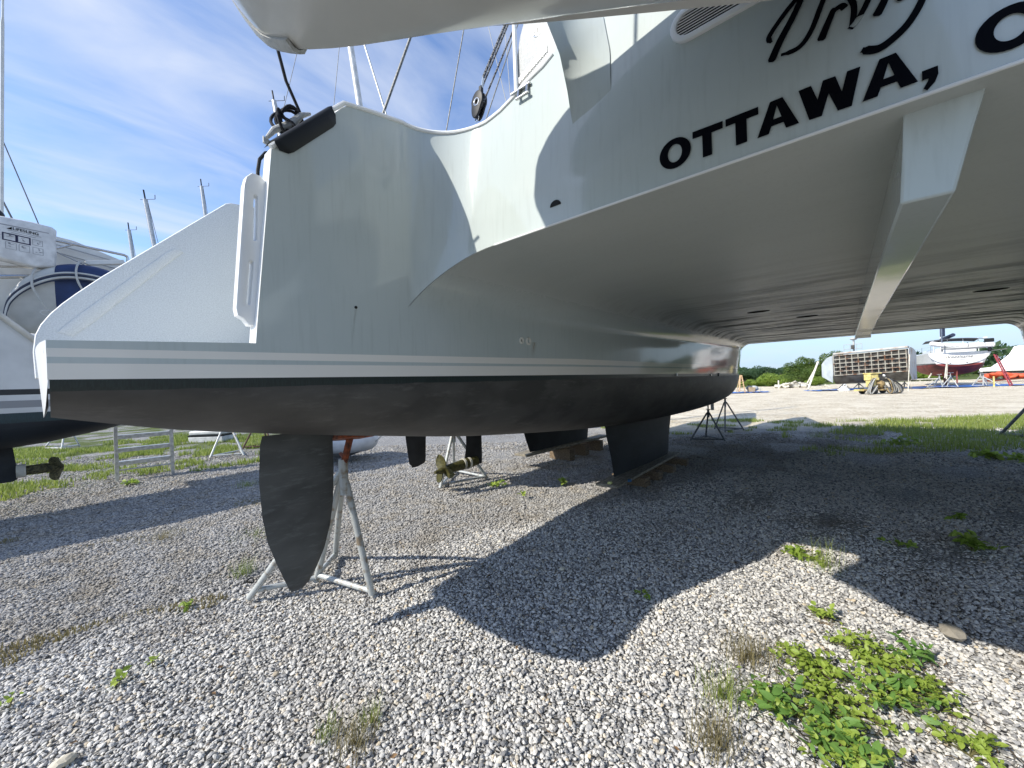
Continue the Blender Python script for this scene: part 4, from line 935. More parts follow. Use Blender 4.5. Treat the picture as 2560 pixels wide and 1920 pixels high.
# lofted flank: rounded section hanging from the rub line
def flank(s0, s1, name, m_):
    rows = []; PP = smoothpath(path, 8); n = len(PP)
    for i in range(int(s0 * (n - 1)), int(s1 * (n - 1)) + 1):
        p = PP[i]; q = i / (n - 1); h = lin([(0, .22), (.25, .62), (.5, .82), (.8, .85), (1, .8)], q); rows.append([p + Vector((.12 * (1 - math.cos(t)) * (1 - q), .30 * (1 - math.cos(t)) - .10 * math.sin(t), .20 * math.sin(t) if t > 0 else h * math.sin(t))) for t in np.linspace(1.5, -1.45, 16)])
    return MB().grid(rows).build(name, m_, d2, solid=.02, angle=80)
flank(0, .44, 'tube', HYP); flank(.44, 1, 'tube', NAVYH)
PP = smoothpath(path, 8)
for dz, r, m_ in ((.03, .014, HYP), (.0, .02, mat('navy strake', (.02, .03, .06), .6)), (-.035, .018, HYP), (-.065, .010, MATS['navy strake'])): MB().tube([p + Vector((-.01, -.085, dz)) for p in PP], r, 8).build('rubbing_strake', m_, d2)
def lash(s_, ex, lab):
    p = PP[int(s_ * (len(PP) - 1))]
    rope('lashing', smoothpath([p + Vector((.12, .25, .26)), p + Vector((.02, .02, .22)), p + Vector((-.02, -.11, .02)), p + Vector((.03, -.13, -.2)), p + ex], 5), .013, ROPEW, lab)
lash(.33, Vector((.35, -.02, -.80)), 'white line lashed round the grey half of the stern dinghy'); lash(.56, Vector((.22, -.06, -.52)), 'white line lashed round the navy half of the stern dinghy')
kn = MB(); rr = random.Random(8)
for k in range(7): c = Vector((.60 + .02 * rr.uniform(-1, 1) - .012 * k, 8.5, 2.90 - .045 * k)); kn.tube([c + Vector((.03 * math.cos(a), .01 * math.sin(2 * a), .03 * math.sin(a))) for a in np.linspace(0, 6.28, 10)[:-1]], .011, 6, closed=True)
tag(kn.build('chain_knot', ROPEW), 'knotted white rope chain hanging from the navy dinghy bow', 'rope')
hd = MB(); hd.tube([Vector((.0 + .06 * math.cos(a), 8.50, 2.72 + .035 * math.sin(a))) for a in np.linspace(.3, 5.6, 12)], .007, 6); hd.build('grab_patch', HYP, d2)
# ------------------------------------------------------------------ left yard: step ladder, deck box, stands, grounded inflatable
lad = thing('step_frame', (1.1, 9.88, 0), 'aluminium boarding steps with four treads standing in the grass', 'steps')
A0, A1 = Vector((.739, 9.903, 0)), Vector((1.489, 9.857, 0))
for q in (A0, A1):
    MB().box(q + Vector((0, 0, .66)), (.05, .045, 1.32)).build('post', ALU, lad)
    MB().tube([q + Vector((.06, .55, .02)), q + Vector((.0, .05, 1.25))], .018, 8).build('rear_strut', ALU, lad)
for k in range(5):
    z = .34 + .235 * k; c = (A0 + A1) / 2 + Vector((0, .05 + .0 * k, z))
    MB().box(c, (.72, .14, .03)).box(c + Vector((0, -.06, -.03)), (.72, .02, .05)).build('tread', ALU, lad, bevel=.004)
MB().tube([A0 + Vector((.02, .02, .2)), A1 + Vector((-.02, .02, .2))], .014, 8).build('brace', ALU, lad)
bx = thing('deck_box', (3.25, 15.2, 0), 'grey plastic deck box with black band lying on the far grass', 'box')
PLG = mat('pale grey plastic', (.55, .56, .56), .5); d_ = Vector((.69, -.8, 0)).normalized(); rzb = math.atan2(d_.y, d_.x)
MB().box((3.25, 15.2, .11), (1.06, .5, .2), rzb).build('base', PLG, bx, bevel=.03); MB().box((3.25, 15.2, .315), (1.04, .48, .13), rzb).build('lid', PLG, bx, bevel=.04); MB().box((3.25, 15.2, .23), (1.07, .51, .045), rzb).build('seam_band', BLACKR, bx)
stand('boat_stand', (2.75, 11.3, 0), (2.8, 11.6, 1.2), 'galvanised boat stand in the grass left of the rudder', feet=[(2.379, 11.317), (2.967, 10.99), (3.1, 11.7)], pad=GALV)
stand('boat_stand', (3.7, 12.2, 0), (3.8, 12.5, 1.2), 'rusty dark boat stand in the grass close left of the rudder', m_=mat('rust brown', (.09, .05, .035), .8), pad=RUST, turn=.9)
stand('boat_stand', (.2, 18.2, 0), (.3, 18.4, 1.1), 'pale boat stand far back on the grass behind the steps', turn=.5)
inf = thing('grounded_inflatable', (4.05, 7.8, 0), 'white inflatable dinghy with dark stripes resting behind the rudder', 'dinghy')
IW = mat('white hypalon', (.6, .61, .62), .55, var=.06)
pts = smoothpath([Vector((3.0, 8.6, .42)), Vector((3.5, 8.05, .42)), Vector((3.95, 7.65, .42)), Vector((4.25, 7.62, .43)), Vector((4.42, 7.95, .44)), Vector((4.3, 8.6, .44))], 6)
MB().tube(pts, .2, 16).build('tube', IW, inf)
for dz in (.08, -.01, -.05): MB().tube([p + Vector((-.17 * .65, -.17 * .75, dz)) for p in pts[:22]], .013, 6).build('rubbing_strake', mat('dark strake', (.02, .025, .03), .6), inf)
MB().ell((3.95, 8.25, .28), (.5, .6, .2)).build('hull', mat('grey hull', (.2, .2, .2), .5), inf); MB().box((3.5, 8.2, .68), (.5, .3, .2), .8).build('seat_cushion', IW, inf, bevel=.05)
MB().tube([(3.4, 7.93, .52), (3.5, 7.8, .46), (3.62, 7.75, .5)], .02, 8).build('handle', BLACKR, inf)
rope('painter', smoothpath([Vector((4.3, 7.5, .35)), Vector((4.5, 7.3, .6)), Vector((4.7, 7.0, .95)), Vector((4.75, 6.8, 1.3))]), .012, ROPEW, 'white painter line rising from the grounded inflatable')
# ------------------------------------------------------------------ masts against the sky
def mastobj(a, b_, r, label, gear=True, spread=0):
    a, b_ = Vector(a), Vector(b_); t = thing('mast', (a.x, a.y, 0), label, 'mast')
    d = (b_ - a).normalized()
    MB().tube([a, b_], r, 10).build('spar', mat('grey spar', (.5, .52, .54), .4, .2), t)
    if gear:
        s_ = r * 1.1
        MB().tube([b_, b_ + d * r * 5], r * .35, 6).build('antenna', BLACKR, t); MB().tube([b_ - RIGHT * r * 2.6, b_ + RIGHT * r * 5], r * .12, 5).build('wind_arm', BLACKR, t)
        MB().tube([b_ + RIGHT * r * 5, b_ + RIGHT * r * 5 + UP * r * 2.2], r * .16, 5).build('wind_cup', BLACKR, t)
        MB().tube([b_ - d * r * 2 - RIGHT * r * 1.2, a - RIGHT * (r * 1.2 + spread)], r * .12, 5).build('stay', DKSTEEL, t); MB().tube([b_ - d * r * 2 + RIGHT * r, a + RIGHT * (r * 6 + spread)], r * .12, 5).build('stay', DKSTEEL, t)
    return t
H_ = 1.5
mastobj((8.6, 51.9, 4), (6.75, 54, 20.14 + H_), .20, 'grey mast with radar rungs rising above the stern wall')
mastobj((11.7, 48.3, 4), (10.5, 49.6, 21.3 + H_), .15, 'thin mast beside the slotted grab handle')
mastobj((7.5, 60.9, 4), (6.3, 62.2, 19.2 + H_), .17, 'short grey mast above the navy dinghy')
mastobj((13.5, 30.6, 4), (11.6, 32.75, 22.3 + H_), .16, 'mast with wind vane behind the stern cleat')
mm = thing('mast', (5.3, 9.0, 0), 'tall white mast with doubled lines behind the coaming peak', 'mast')
MB().tube([(6.9 * .8, 10.6 * .8, 2.9), (6.33 * .8, 11.09 * .8, 1.5 + 8.63 * .8), (6.17 * .8, 11.28 * .8, 1.5 + 10.73 * .8), (5.7 * .8, 11.7 * .8, 1.5 + 17 * .8)], .075, 14).build('spar', mat('white spar', (.62, .63, .62), .35, .1), mm)
def ray(px, py, d):
    X, Y = (px - 1280) / 980, -(py - 960) / 980; r = X * math.cos(ROLL) + Y * math.sin(ROLL); z = -X * math.sin(ROLL) + Y * math.cos(ROLL)
    return RIGHT * r * d + FWD * d + UP * (z * d + 1.5)
for a, b_, d, r, m_, lab in (((906, 95), (970, 300), 9, .022, GALV, 'pale shroud crossing behind the coaming peak'), ((1033, 74), (952, 300), 9, .030, DKSTEEL, 'dark double backstay rising to the right of the tall mast'), ((1160, 70), (1117, 320), 9, .014, DKSTEEL, 'thin dark stay over the dip in the coaming'), ((1278, 110), (1228, 260), 9, .014, DKSTEEL, 'thin dark line right of the black pulley block'), ((1222, 70), (1262, 240), 14, .012, ROPEW, 'thin pale line crossing behind the speckled sheets'), ((1262, 70), (1275, 230), 14, .012, ROPEW, 'thin pale stay just left of the locker panel'), ((850, 100), (833, 280), 20, .014, DKSTEEL, 'hair-thin stay left of the tall white mast'), ((745, 122), (640, 560), 30, .02, DKSTEEL, 'hair-thin stay crossing behind the stern cleat'), ((0, 335), (105, 580), 16, .02, DKSTEEL, 'thin stay slanting down at the far left'), ((-10, 470), (40, 565), 10, .02, DKSTEEL, 'short dark stay above the rescue bag')):
    A_, B_ = ray(*a, d), ray(*b_, d); dd = (A_ - B_)
    tag(MB().tube([A_ + dd * .6, A_, B_, B_ - dd * .35], r, 6).build('rigging_wire', m_), lab, 'rigging wire')
ant = MB().tube([ray(4, 640, 9), ray(6, 60, 9), ray(7, 40, 9), ray(8, -60, 9)], [.03, .03, .018, .016], 8).build('whip_antenna', NW); tag(ant, 'white whip antenna along the left edge', 'antenna')
# ================================================================== FAR SIDE OF THE YARD
def PX(x, y, d):                       # a world point d metres ahead, from where it stands in the view
    return ray(x, y, d)
def LB(): return MB()
Rm = Matrix.Rotation(RZ, 3, 'Z')       # local x = right, y = away
def local(mb, loc, rz=0):
    T = Matrix.Rotation(RZ + rz, 3, 'Z'); L = Vector(loc); mb.v = [T @ v + L for v in mb.v]; return mb
def col_path(P): return [Vector(q) for q in P]
# ---- landing barge with a ribbed bottom facing us
bl_ = PQ(30.05, 33.1); BZ = R(-55)
bg = thing('landing_barge', bl_, 'rusty white landing barge with a ribbed ramp facing the road', 'barge')
RBW = mat('rusty white steel', (.42, .43, .42), .6, var=.2, nscale=1.5, col2=(.30, .20, .13), lo=.3, hi=.5)
RIB = mat('rust streaked rib', (.27, .26, .22), .7, var=.3, nscale=2.2, col2=(.14, .06, .025), lo=.36, hi=.52)
DKP = mat('dark plating', (.065, .062, .055), .7, var=.4, nscale=2, col2=(.025, .022, .018))
def bsc(mb):
    for v in mb.v: v.x *= .74
    return mb
def bp(x, z): return Vector((x, .25 - .12 * (z - 1.4), z + .03 * x))          # the sloping ramp plane
mb = LB(); mb.grid([[Vector((x, .62 - .1 * (z - 1.4) + .15, z + .03 * x)) for z in (.55, 1.4, 3.15)] for x in (-3.15, 3.2)]); local(bsc(mb), bl_, BZ).build('ramp_plate', DKP, bg, solid=.03)
for k in range(12):
    x = -3.1 + k * .57; mb = LB(); mb.tube([bp(x, 1.32), bp(x, 3.12)], .055, 4); local(bsc(mb), bl_, BZ).build('rib', RIB, bg, smooth=False)
for k in range(6):
    z = 1.36 + k * .35; mb = LB(); mb.tube([bp(-3.15, z), bp(3.2, z)], .045, 4); local(bsc(mb), bl_, BZ).build('stringer', RIB, bg, smooth=False)
mb = LB(); mb.grid([[Vector((x, y, z + .03 * x)) for y, z in ((.3, 1.36), (.45, 1.0), (.9, .62), (2, .6), (3, .62))] for x in (-3.3, 0, 3.3)]); local(bsc(mb), bl_, BZ).build('bottom', DKP, bg, solid=.03)
for s_, xo in ((-1, -3.3), (1, 3.3)):
    v, f = plate_mesh([[(0.0, 1.3), (.05, 3.15), (.6, 3.3), (1.6, 3.2), (2.6, 2.9), (2.6, .65), (.9, .65)]], .05)
    local(bsc(LB().add([Vector((xo + q.z, q.x + .3, q.y + .03 * xo)) for q in v], f)), bl_, BZ).build('side_plate', RBW, bg)
rows = [[Vector((-3.32 - .62 * t_ * 2.2, .32 + .75 * t_, z)) for z in (.62 + .55 * t_, 1.5, 2.3, 3.02 - .7 * t_ ** 2)] for t_ in np.linspace(0, 1, 8)]
local(bsc(LB().grid(rows)), bl_, BZ).build('bow_flare', mat('pale blue-white steel', (.42, .47, .50), .5, var=.12, nscale=1.5), bg, solid=.03)
mb = LB(); mb.box((0, .6, 3.3), (6.5, .6, .16), 0, Matrix.Rotation(R(-1.7), 3, 'Y')); local(bsc(mb), bl_, BZ).build('top_rail_plate', RBW, bg, bevel=.03)
mb = LB(); mb.box((0, 1.9, 2.7), (6.4, 2.4, .2)); local(bsc(mb), bl_, BZ).build('deck', RBW, bg)
wh = LB()
for x in (-2.6, -2.0, -1.4, -.9): wh.tube([Vector((x, 1.5, 3.2)), Vector((x, 1.5, 4.0))], .025, 6)
for z in (3.6, 4.0): wh.tube([Vector((-2.6, 1.5, z)), Vector((-.9, 1.5, z))], .025, 6)
local(bsc(wh), bl_, BZ).build('guard_rail', GALV, bg)
local(bsc(LB().tube([Vector((-1.75, 1.8, 3.2)), Vector((-1.75, 1.8, 4.35))], .1, 8)), bl_, BZ).build('radar_post', RBW, bg)
local(bsc(LB().ell((-1.75, 1.8, 4.5), (.35, .35, .13))), bl_, BZ).build('radar_dome', RBW, bg); local(bsc(LB().box((-1.75, 1.5, 3.75), (.3, .15, .35))), bl_, BZ).build('control_box', DKP, bg)
for k, x in enumerate((-2.6, -1.2, .1, 2.1, 2.7)):
    c = bl_ + Matrix.Rotation(RZ + BZ, 3, 'Z') @ Vector((x * .74, 1.2, 0)); stand('boat_stand', c, c + Vector((0, 0, .66)), ['dark stand under the left end of the barge', 'second dark stand from the left under the barge', 'middle dark stand under the barge', 'fourth dark stand from the left under the barge', 'dark stand under the right end of the barge'][k], m_=DKSTEEL, pad=DKSTEEL, group='stands under the barge', r=.04, spread=.5)
def plank(a, b_, w, label, m_=None, name='leaning_plank', catn='plank'):
    return tag(MB().tube([a, b_], w, 4).build(name, m_ or WOOD2, smooth=False), label, catn)
PALE = mat('bleached timber', (.62, .59, .5), .8, var=.15)
plank(PX(2020, 973, 33), PX(2045, 904, 33.5), .09, 'wide pale plank leaning against the left side of the barge', PALE)
plank(PX(2018, 958, 33.5), PX(2036, 925, 33.7), .06, 'narrow pale plank leaning left of the barge', PALE)
plank(PX(2270, 979, 27.5), PX(2274, 886, 27.5), .03, 'thin pale pole standing at the right end of the barge', PALE, 'pole', 'pole')
plank(PX(1947, 972, 40), PX(1946, 951, 40), .08, 'short white post beside the rubble', PALE, 'post', 'post')
# rubble pile
rb = thing('rubble_pile', PX(1985, 968, 44) * 1, 'heap of broken white concrete beside the bushes', 'rubble')
rr = random.Random(11); CON = mat('pale concrete', (.60, .57, .48), .9, var=.2, bump=.4, bscale=8)
for k in range(34):
    x = rr.gauss(0, 1); c = PX(1985 + 24 * x, 969 - max(0, 11 - 5 * abs(x)) * rr.random() - 1, 44 + rr.uniform(-1, 1)); d = [rr.uniform(.2, .8), rr.uniform(.2, .7), rr.uniform(.12, .4)]
    MB().box(c, d, 0, Matrix.Rotation(rr.uniform(-.7, .7), 3, 'X') @ Matrix.Rotation(rr.uniform(-.7, .7), 3, 'Y') @ Matrix.Rotation(rr.uniform(0, 3), 3, 'Z')).build('concrete_chunk', CON, rb, bevel=.04)
# folding ladder
ld = thing('folding_ladder', PX(1852, 981, 34.4), 'orange wooden folding ladder standing left of the bushes', 'ladder')
LO = mat('orange timber', (.62, .42, .24), .7)
b0, b1_, t0, t1 = PX(1849, 979, 34.4), PX(1863, 981, 34.4), PX(1850.5, 938, 34.9), PX(1854, 938, 34.9)
for a, b_ in ((b0, t0), (b1_, t1)): MB().tube([a, b_], .045, 6).build('rail', LO, ld)
MB().tube([PX(1842, 979, 35.3), t0], .035, 6).build('rear_leg', LO, ld); MB().tube([PX(1846, 979, 35.6), t1], .035, 6).build('rear_leg', LO, ld)
for k in range(7): q = (k + .7) / 7.4; MB().box((b0.lerp(t0, q) + b1_.lerp(t1, q)) / 2, ((b0.lerp(t0, q) - b1_.lerp(t1, q)).length, .1, .035), RZ).build('rung', LO, ld)
# tarpaulins
TARP = mat('blue tarpaulin', (.03, .14, .5), .45, var=.3, nscale=1.2, bump=.3, bscale=5)
def tarp(cx_, cy_, w, h, label, seed):
    rr = random.Random(seed); rows = []; c = PQ(cx_, cy_)
    for i in range(21):
        rows.append([c + RIGHT * (w * (i / 20 - .5) + .12 * rr.uniform(-1, 1)) + FWD * (h * (j / 8 - .5) * (1 - .2 * math.sin(i * .7)) + .1 * rr.uniform(-1, 1)) + UP * (.03 + .07 * rr.random()) for j in range(9)])
    return tag(MB().grid(rows).build('tarpaulin', TARP, solid=.006), label, 'tarpaulin')
tarp(20.2, 35.0, 4.6, 2.2, 'crumpled blue tarpaulin on the ground in front of the ladder', 1)
tarp(28.2, 33.4, 5.5, 1.6, 'blue tarpaulin spread under the barge', 2)
tarp(37.0, 32.5, 9.5, 3.4, 'wide blue tarpaulin spread under the red-bottomed sailboat', 3)
tb = thing('junk_pile', PX(1882, 978, 35), 'low pile of boxes and bags on the crumpled blue tarpaulin', 'junk')
MB().box(PX(1878, 974, 35), (.7, .5, .4), .4).build('carton', mat('cardboard', (.4, .3, .18), .8), tb, bevel=.03); MB().ell(PX(1885, 971, 35.2), (.4, .35, .25)).build('grey_bag', GREYP, tb); MB().ell(PX(1874, 970, 35.2), (.35, .3, .2)).build('dark_bag', DKSTEEL, tb)
fr = thing('wire_rack', PX(1896, 977, 35), 'bent wire rack beside the junk on the blue tarpaulin', 'rack')
MB().tube([PX(1889, 978, 35), PX(1901, 969, 35), PX(1902, 978, 35)], .02, 5).build('frame', GALV, fr); MB().tube([PX(1893, 975, 35), PX(1902, 974, 35)], .012, 5).build('bar', GALV, fr)
# white mooring buoy under the barge
by = thing('mushroom_anchor', PX(2109, 976, 32.5), 'white mushroom mooring anchor on the tarpaulin below the barge', 'anchor')
c = PX(2109, 977, 32.5); MB().tube([c, c + UP * .12, c + UP * .25, c + UP * .38], [.42, .4, .2, .12], 14).build('base', WHITE, by); MB().tube([c + UP * .4 + RIGHT * (.12 + .12 * math.cos(a)) + UP * .14 * math.sin(a) for a in np.linspace(0, 6.28, 13)[:-1]], .035, 6, closed=True).build('ring', WHITE, by)
# yellow pump cart draped with hoses
yc = PQ((2188 - 1280) / 980 * 26.3, 26.3)
pu = thing('yellow_pump_cart', yc, 'yellow pump cart draped with grey hoses in the middle of the yard', 'pump')
YEL = mat('faded yellow paint', (.70, .58, .22), .6, var=.2, nscale=5); YT = mat('tan machine', (.38, .27, .12), .7, var=.3, nscale=9)
local(LB().box((-.25, 0, 1.12), (.62, .5, .42)), yc).build('hopper', YEL, pu, bevel=.04); local(LB().box((-.2, 0, 1.38), (.75, .6, .07)), yc).build('lid', YEL, pu, bevel=.02)
local(LB().box((-.3, 0, .72), (.4, .4, .5)), yc).build('engine', YEL, pu, bevel=.05); local(LB().box((.12, -.1, 1.2), (.3, .3, .22)), yc).build('control_box', DKP, pu)
local(LB().ell((.48, -.1, 1.2), (.09, .09, .09), 10, 6), yc).build('lamp', WHITE, pu)
local(LB().box((-.1, 0, .28), (2.0, .7, .1)), yc).build('chassis', YT, pu); local(LB().box((-1.2, -.2, .3), (.7, .2, .12)), yc).build('drawbar', YEL, pu)
for x in (-.5, .9):
    for y in (-.45, .45): local(LB().tube([Vector((x, y - .06, .2)), Vector((x, y + .06, .2))], .2, 14), yc).build('wheel', BLACKR, pu)
local(LB().ell((.25, 0, .62), (.35, .3, .3), 12, 8), yc).build('tank', YT, pu)
rr = random.Random(4); HG = mat('grey hose', (.28, .28, .26), .6); HB = mat('black hose', (.03, .03, .03), .5)
for k in range(40):
    x = rr.uniform(.1, .75); sgn = 1 if rr.random() < .72 else -1
    x1 = (.5 + .75 * rr.random()) * 1 if sgn > 0 else -.55 - .5 * rr.random(); y = rr.uniform(-.5, -.25)
    P = smoothpath([Vector((.35 * sgn if sgn > 0 else -.4, y, 1.02 + .06 * rr.random())), Vector(((.35 * sgn + x1) / 2, y - .1, .9 - .1 * rr.random())), Vector((x1, y - .15, .35 * rr.random() + .1)), Vector((x1 - .15 * sgn, y - .12, .06)), Vector((.3 * sgn, y, .3 * rr.random() + .3))], 4)
    local(LB().tube(P, .022, 5), yc).build('hose', (HG, HB, ROPEW, YT)[k % 4 if k % 4 < 2 or rr.random() < .5 else 0], pu)
# ---- red-bottomed sailboat seen from astern
sb = PQ((2398 - 1280) / 980 * 33, 33)
sl = thing('red_bottom_sailboat', sb, 'white sailboat with dark red bottom on stands, stern towards the road', 'sailboat')
REDA = mat('red antifouling', (.22, .035, .03), .65, var=.25, nscale=2); SBW = mat('sailboat white', (.74, .75, .74), .3, var=.05)
hd_ = R(52)      # heading away and a little to the left, in the local frame (x right, y away)
st_ = [(0, 1.30, 1.72, 1.95, 2.9, 1.72), (.6, 1.55, 1.35, 1.95, 2.88, 1.85), (2, 1.8, 1.0, 1.93, 2.85, 2.0), (4.5, 1.92, .85, 1.92, 2.85, 2.08), (7.5, 1.6, .92, 1.93, 2.95, 1.85), (10, .85, 1.25, 1.95, 3.08, 1.15), (11.5, .2, 1.75, 1.97, 3.2, .42), (12, .02, 1.93, 1.97, 3.25, .08)]
b1, b2, b3 = hull_loft(st_)
for q, n_, m_ in ((b1, 'hull_bottom', REDA), (b2, 'topside', SBW), (b3, 'deck', SBW)):
    place(q, (0, 0, 0), hd_); local(q, sb).build(n_, m_, sl, angle=50)
def SL(mb, name, m_, parent=None, **k):       # part in the sailboat frame: x forward, y to port
    place(mb, (0, 0, 0), hd_); return local(mb, sb).build(name, m_, parent or sl, **k)
SL(LB().tube([Vector((x, s_ * (hb + .01), 1.99)) for x, hb in ((0, 1.33), (2, 1.83), (4.5, 1.95), (7.5, 1.63))], .03, 5) if False else LB().grid([[Vector((x, s_ * (hb + .012), z)) for z in (1.95, 2.03)] for s_ in (1,) for x, hb in ((0, 1.33), (.6, 1.57), (2, 1.82), (4.5, 1.94), (7.5, 1.63), (10, .88))]), 'boot_stripe', DKSTEEL)
tp = [(1.74 * math.cos(t), 2.86 + (1.0 if t <= math.pi else 1.02) * math.sin(t) * .98) for t in np.linspace(math.pi, 2 * math.pi, 25)]
v, f = plate_mesh([tp], .06, .02); trn = SL(LB().add([Vector((-.07 + q.z, -q.x, q.y)) for q in v], f), 'transom', SBW)
v, f = text_mesh('Breezisame', .34, .004, shear=.25); SL(LB().add([Vector((-.128, -q.x, q.y + 2.40)) for q in v], f), 'lettering', LETTER, trn, smooth=False)
v, f = text_mesh('ROAD HARBOR', .10, .004) if False else plate_mesh([[(-.35, 2.24), (.35, 2.24), (.35, 2.27), (-.35, 2.27)]], .004); SL(LB().add([Vector((-.128, -q.x, q.y)) for q in v], f), 'small_line', MATS['grey print'], trn, smooth=False)
for y in (.5, -.45): SL(LB().ell((-.11, y, 1.98), (.03, .07, .045), 10, 6), 'exhaust_port', DKSTEEL, trn)
mb = foil_loft([(1.0, 5.6, 3.6, .28, 0), (.5, 5.3, 3.7, .24, 0), (.04, 5.0, 3.8, .2, 0)]); SL(mb, 'keel', mat('dark red keel', (.12, .022, .02), .7, var=.2))
mb = foil_loft([(1.8, 1.05, .55, .12, 0), (1.2, 1.0, .45, .12, 0), (.6, .95, .42, .1, 0), (.25, .85, .48, .07, 0)]); SL(mb, 'rudder', mat('faded red', (.42, .11, .09), .7, var=.15))
ph = SL(LB().tube([Vector((1.5, .15, .85)), Vector((1.25, .15, .85))], .07, 8), 'propeller_hub', DKSTEEL); SL(LB().box((1.28, .15, .85), (.04, .7, .08), 0, Matrix.Rotation(.3, 3, 'X')), 'propeller_blade', GALV, ph)
SL(LB().box((3.5, 0, 3.05), (5.5, 2.4, .5)), 'coachroof', SBW, bevel=.12)
mb = LB(); rows = []
for x in (.6, 1.2, 2.0, 2.8, 3.4): rows.append([Vector((x, y, 4.0 + .22 * math.cos(y * .75) - .12 * abs(x - 1.8))) for y in np.linspace(-1.6, 1.6, 9)])
SL(mb.grid(rows), 'bimini', mat('dark canvas', (.06, .06, .065), .8), solid=.03)
for y in (-1.3, -.45, .45, 1.3): SL(LB().tube([Vector((.8, y, 2.9)), Vector((.9, y, 4.05))], .025, 6), 'bimini_post', SBW)
for y in (1.75, -1.75): SL(LB().tube([Vector((x, y * (1.05 if 2 < x < 7 else .95 if x < 9 else .6), 3.45)) for x in (0, 2, 4.5, 7.5, 10)], .015, 5), 'lifeline', STEEL)
for x, y in ((0, 1.6), (2, 1.85), (4.5, 1.95), (7.5, 1.7)): SL(LB().tube([Vector((x, y, 2.88)), Vector((x, y, 3.5))], .018, 5), 'stanchion', STEEL)
SL(LB().tube([Vector((5.5, 0, 3.2)), Vector((5.3, 0, 16))], .12, 10), 'mast', SBW)
SL(LB().tube([Vector((5.4, 0, 4.3)), Vector((1.5, 0, 4.45))], .16, 10), 'boom_cover', mat('navy canvas', (.015, .025, .06), .8)); SL(LB().tube([Vector((5.4, -.05, 4.6)), Vector((5.35, -.05, 6.5))], .17, 10), 'mast_cover', MATS['navy canvas'])
SL(LB().tube([Vector((0.2, .9, 3.0)), Vector((.2, .9, 6.5))], .05, 8), 'radar_pole', mat('blue grey pole', (.12, .15, .2), .5))
sd2 = thing('sailboat_dinghy', sb + Vector((0, 0, 3.2)), 'white inflatable hung across the stern of the red-bottomed sailboat', 'dinghy')
def tb_(z): return smoothpath([Vector((-.55, 1.75, z + .32)), Vector((-.6, 1.0, z + .12)), Vector((-.6, 0, z)), Vector((-.6, -1.2, z - .06)), Vector((-.6, -1.85, z - .08))], 5)
mb = LB().tube(tb_(3.42), [.12] + [.2] * 19 + [.14], 12); place(mb, (0, 0, 0), hd_); local(mb, sb).build('tube', mat('bright white hypalon', (.78, .79, .79), .5), sd2)
mb = LB().ell((-.5, -.3, 3.22), (.3, 1.5, .14), 14, 6); place(mb, (0, 0, 0), hd_); local(mb, sb).build('hull', GREYP, sd2)
for y in (.9, -.4, -1.3): mb = LB().tube([Vector((-.6 + .215 * math.cos(a), y, 3.42 + .215 * math.sin(a))) for a in np.linspace(0, 6.28, 13)[:-1]], .02, 5, closed=True); place(mb, (0, 0, 0), hd_); local(mb, sb).build('strap', BLACKR, sd2)
ob = thing('outboard_motor', sb + Vector((0, 0, 3)), 'dark outboard motor on the right end of the sailboat dinghy', 'outboard motor')
for mb, n_, m_ in ((LB().box((-.45, -1.6, 3.72), (.3, .5, .3)), 'cowling', BLACKR), (LB().box((-.45, -1.4, 3.95), (.2, .25, .1)), 'top_cover', WHITE), (LB().box((-.5, -1.6, 3.05), (.15, .2, .5)), 'leg', BLACKR)): place(mb, (0, 0, 0), hd_); local(mb, sb).build(n_, m_, ob, bevel=.05)
for k, (px, py, tx, ty, lab) in enumerate(((2335, 966, 2348, 936, 'leftmost galvanised stand under the red sailboat'), (2372, 967, 2376, 932, 'galvanised stand left of the red sailboat keel'), (2455, 966, 2451, 930, 'galvanised stand right of the red sailboat rudder'), (2478, 967, 2458, 934, 'rightmost galvanised stand under the red sailboat'))):
    d = 32 - .3 * (k % 2); a = PX(px, py, d); a.z = 0; b_ = PX(tx, ty, d + .4); stand('boat_stand', a, b_, lab, group='stands under the red sailboat', r=.035, spread=.55, turn=k * .7, pad=GALV)
for a, b_, lab in (((2362, 945), (2369, 885), 'left pale strap hanging down the sailboat quarter'), ((2366, 948), (2368, 905), 'second pale strap hanging down the sailboat quarter')):
    plank(PX(*a, 31.5), PX(*b_, 31.6), .05, lab, PALE, 'strap', 'strap')
plank(PX(2321, 946, 35), PX(2334, 925, 35.5), .06, 'pale prop leaning under the sailboat bow', PALE, 'prop', 'prop')
plank(PX(2485, 968, 30.5), PX(2484, 941, 30.5), .06, 'short yellow post right of the sailboat stands', YEL, 'post', 'post')
rl = thing('red_ladder', PX(2530, 966, 30.5), 'long red ladder leaning against the sailboat quarter', 'ladder')
REDL = mat('red ladder paint', (.32, .05, .06), .5)
f0, f1, h0, h1 = PX(2527, 967, 30.5), PX(2533, 966, 30.8), PX(2485, 886, 31.6), PX(2490, 886, 31.9)
for a, b_ in ((f0, h0), (f1, h1)): MB().tube([a, b_], .05, 6).build('rail', REDL, rl)
for k in range(12): q = (k + .5) / 12; MB().tube([f0.lerp(h0, q), f1.lerp(h1, q)], .03, 6).build('rung', REDL, rl)
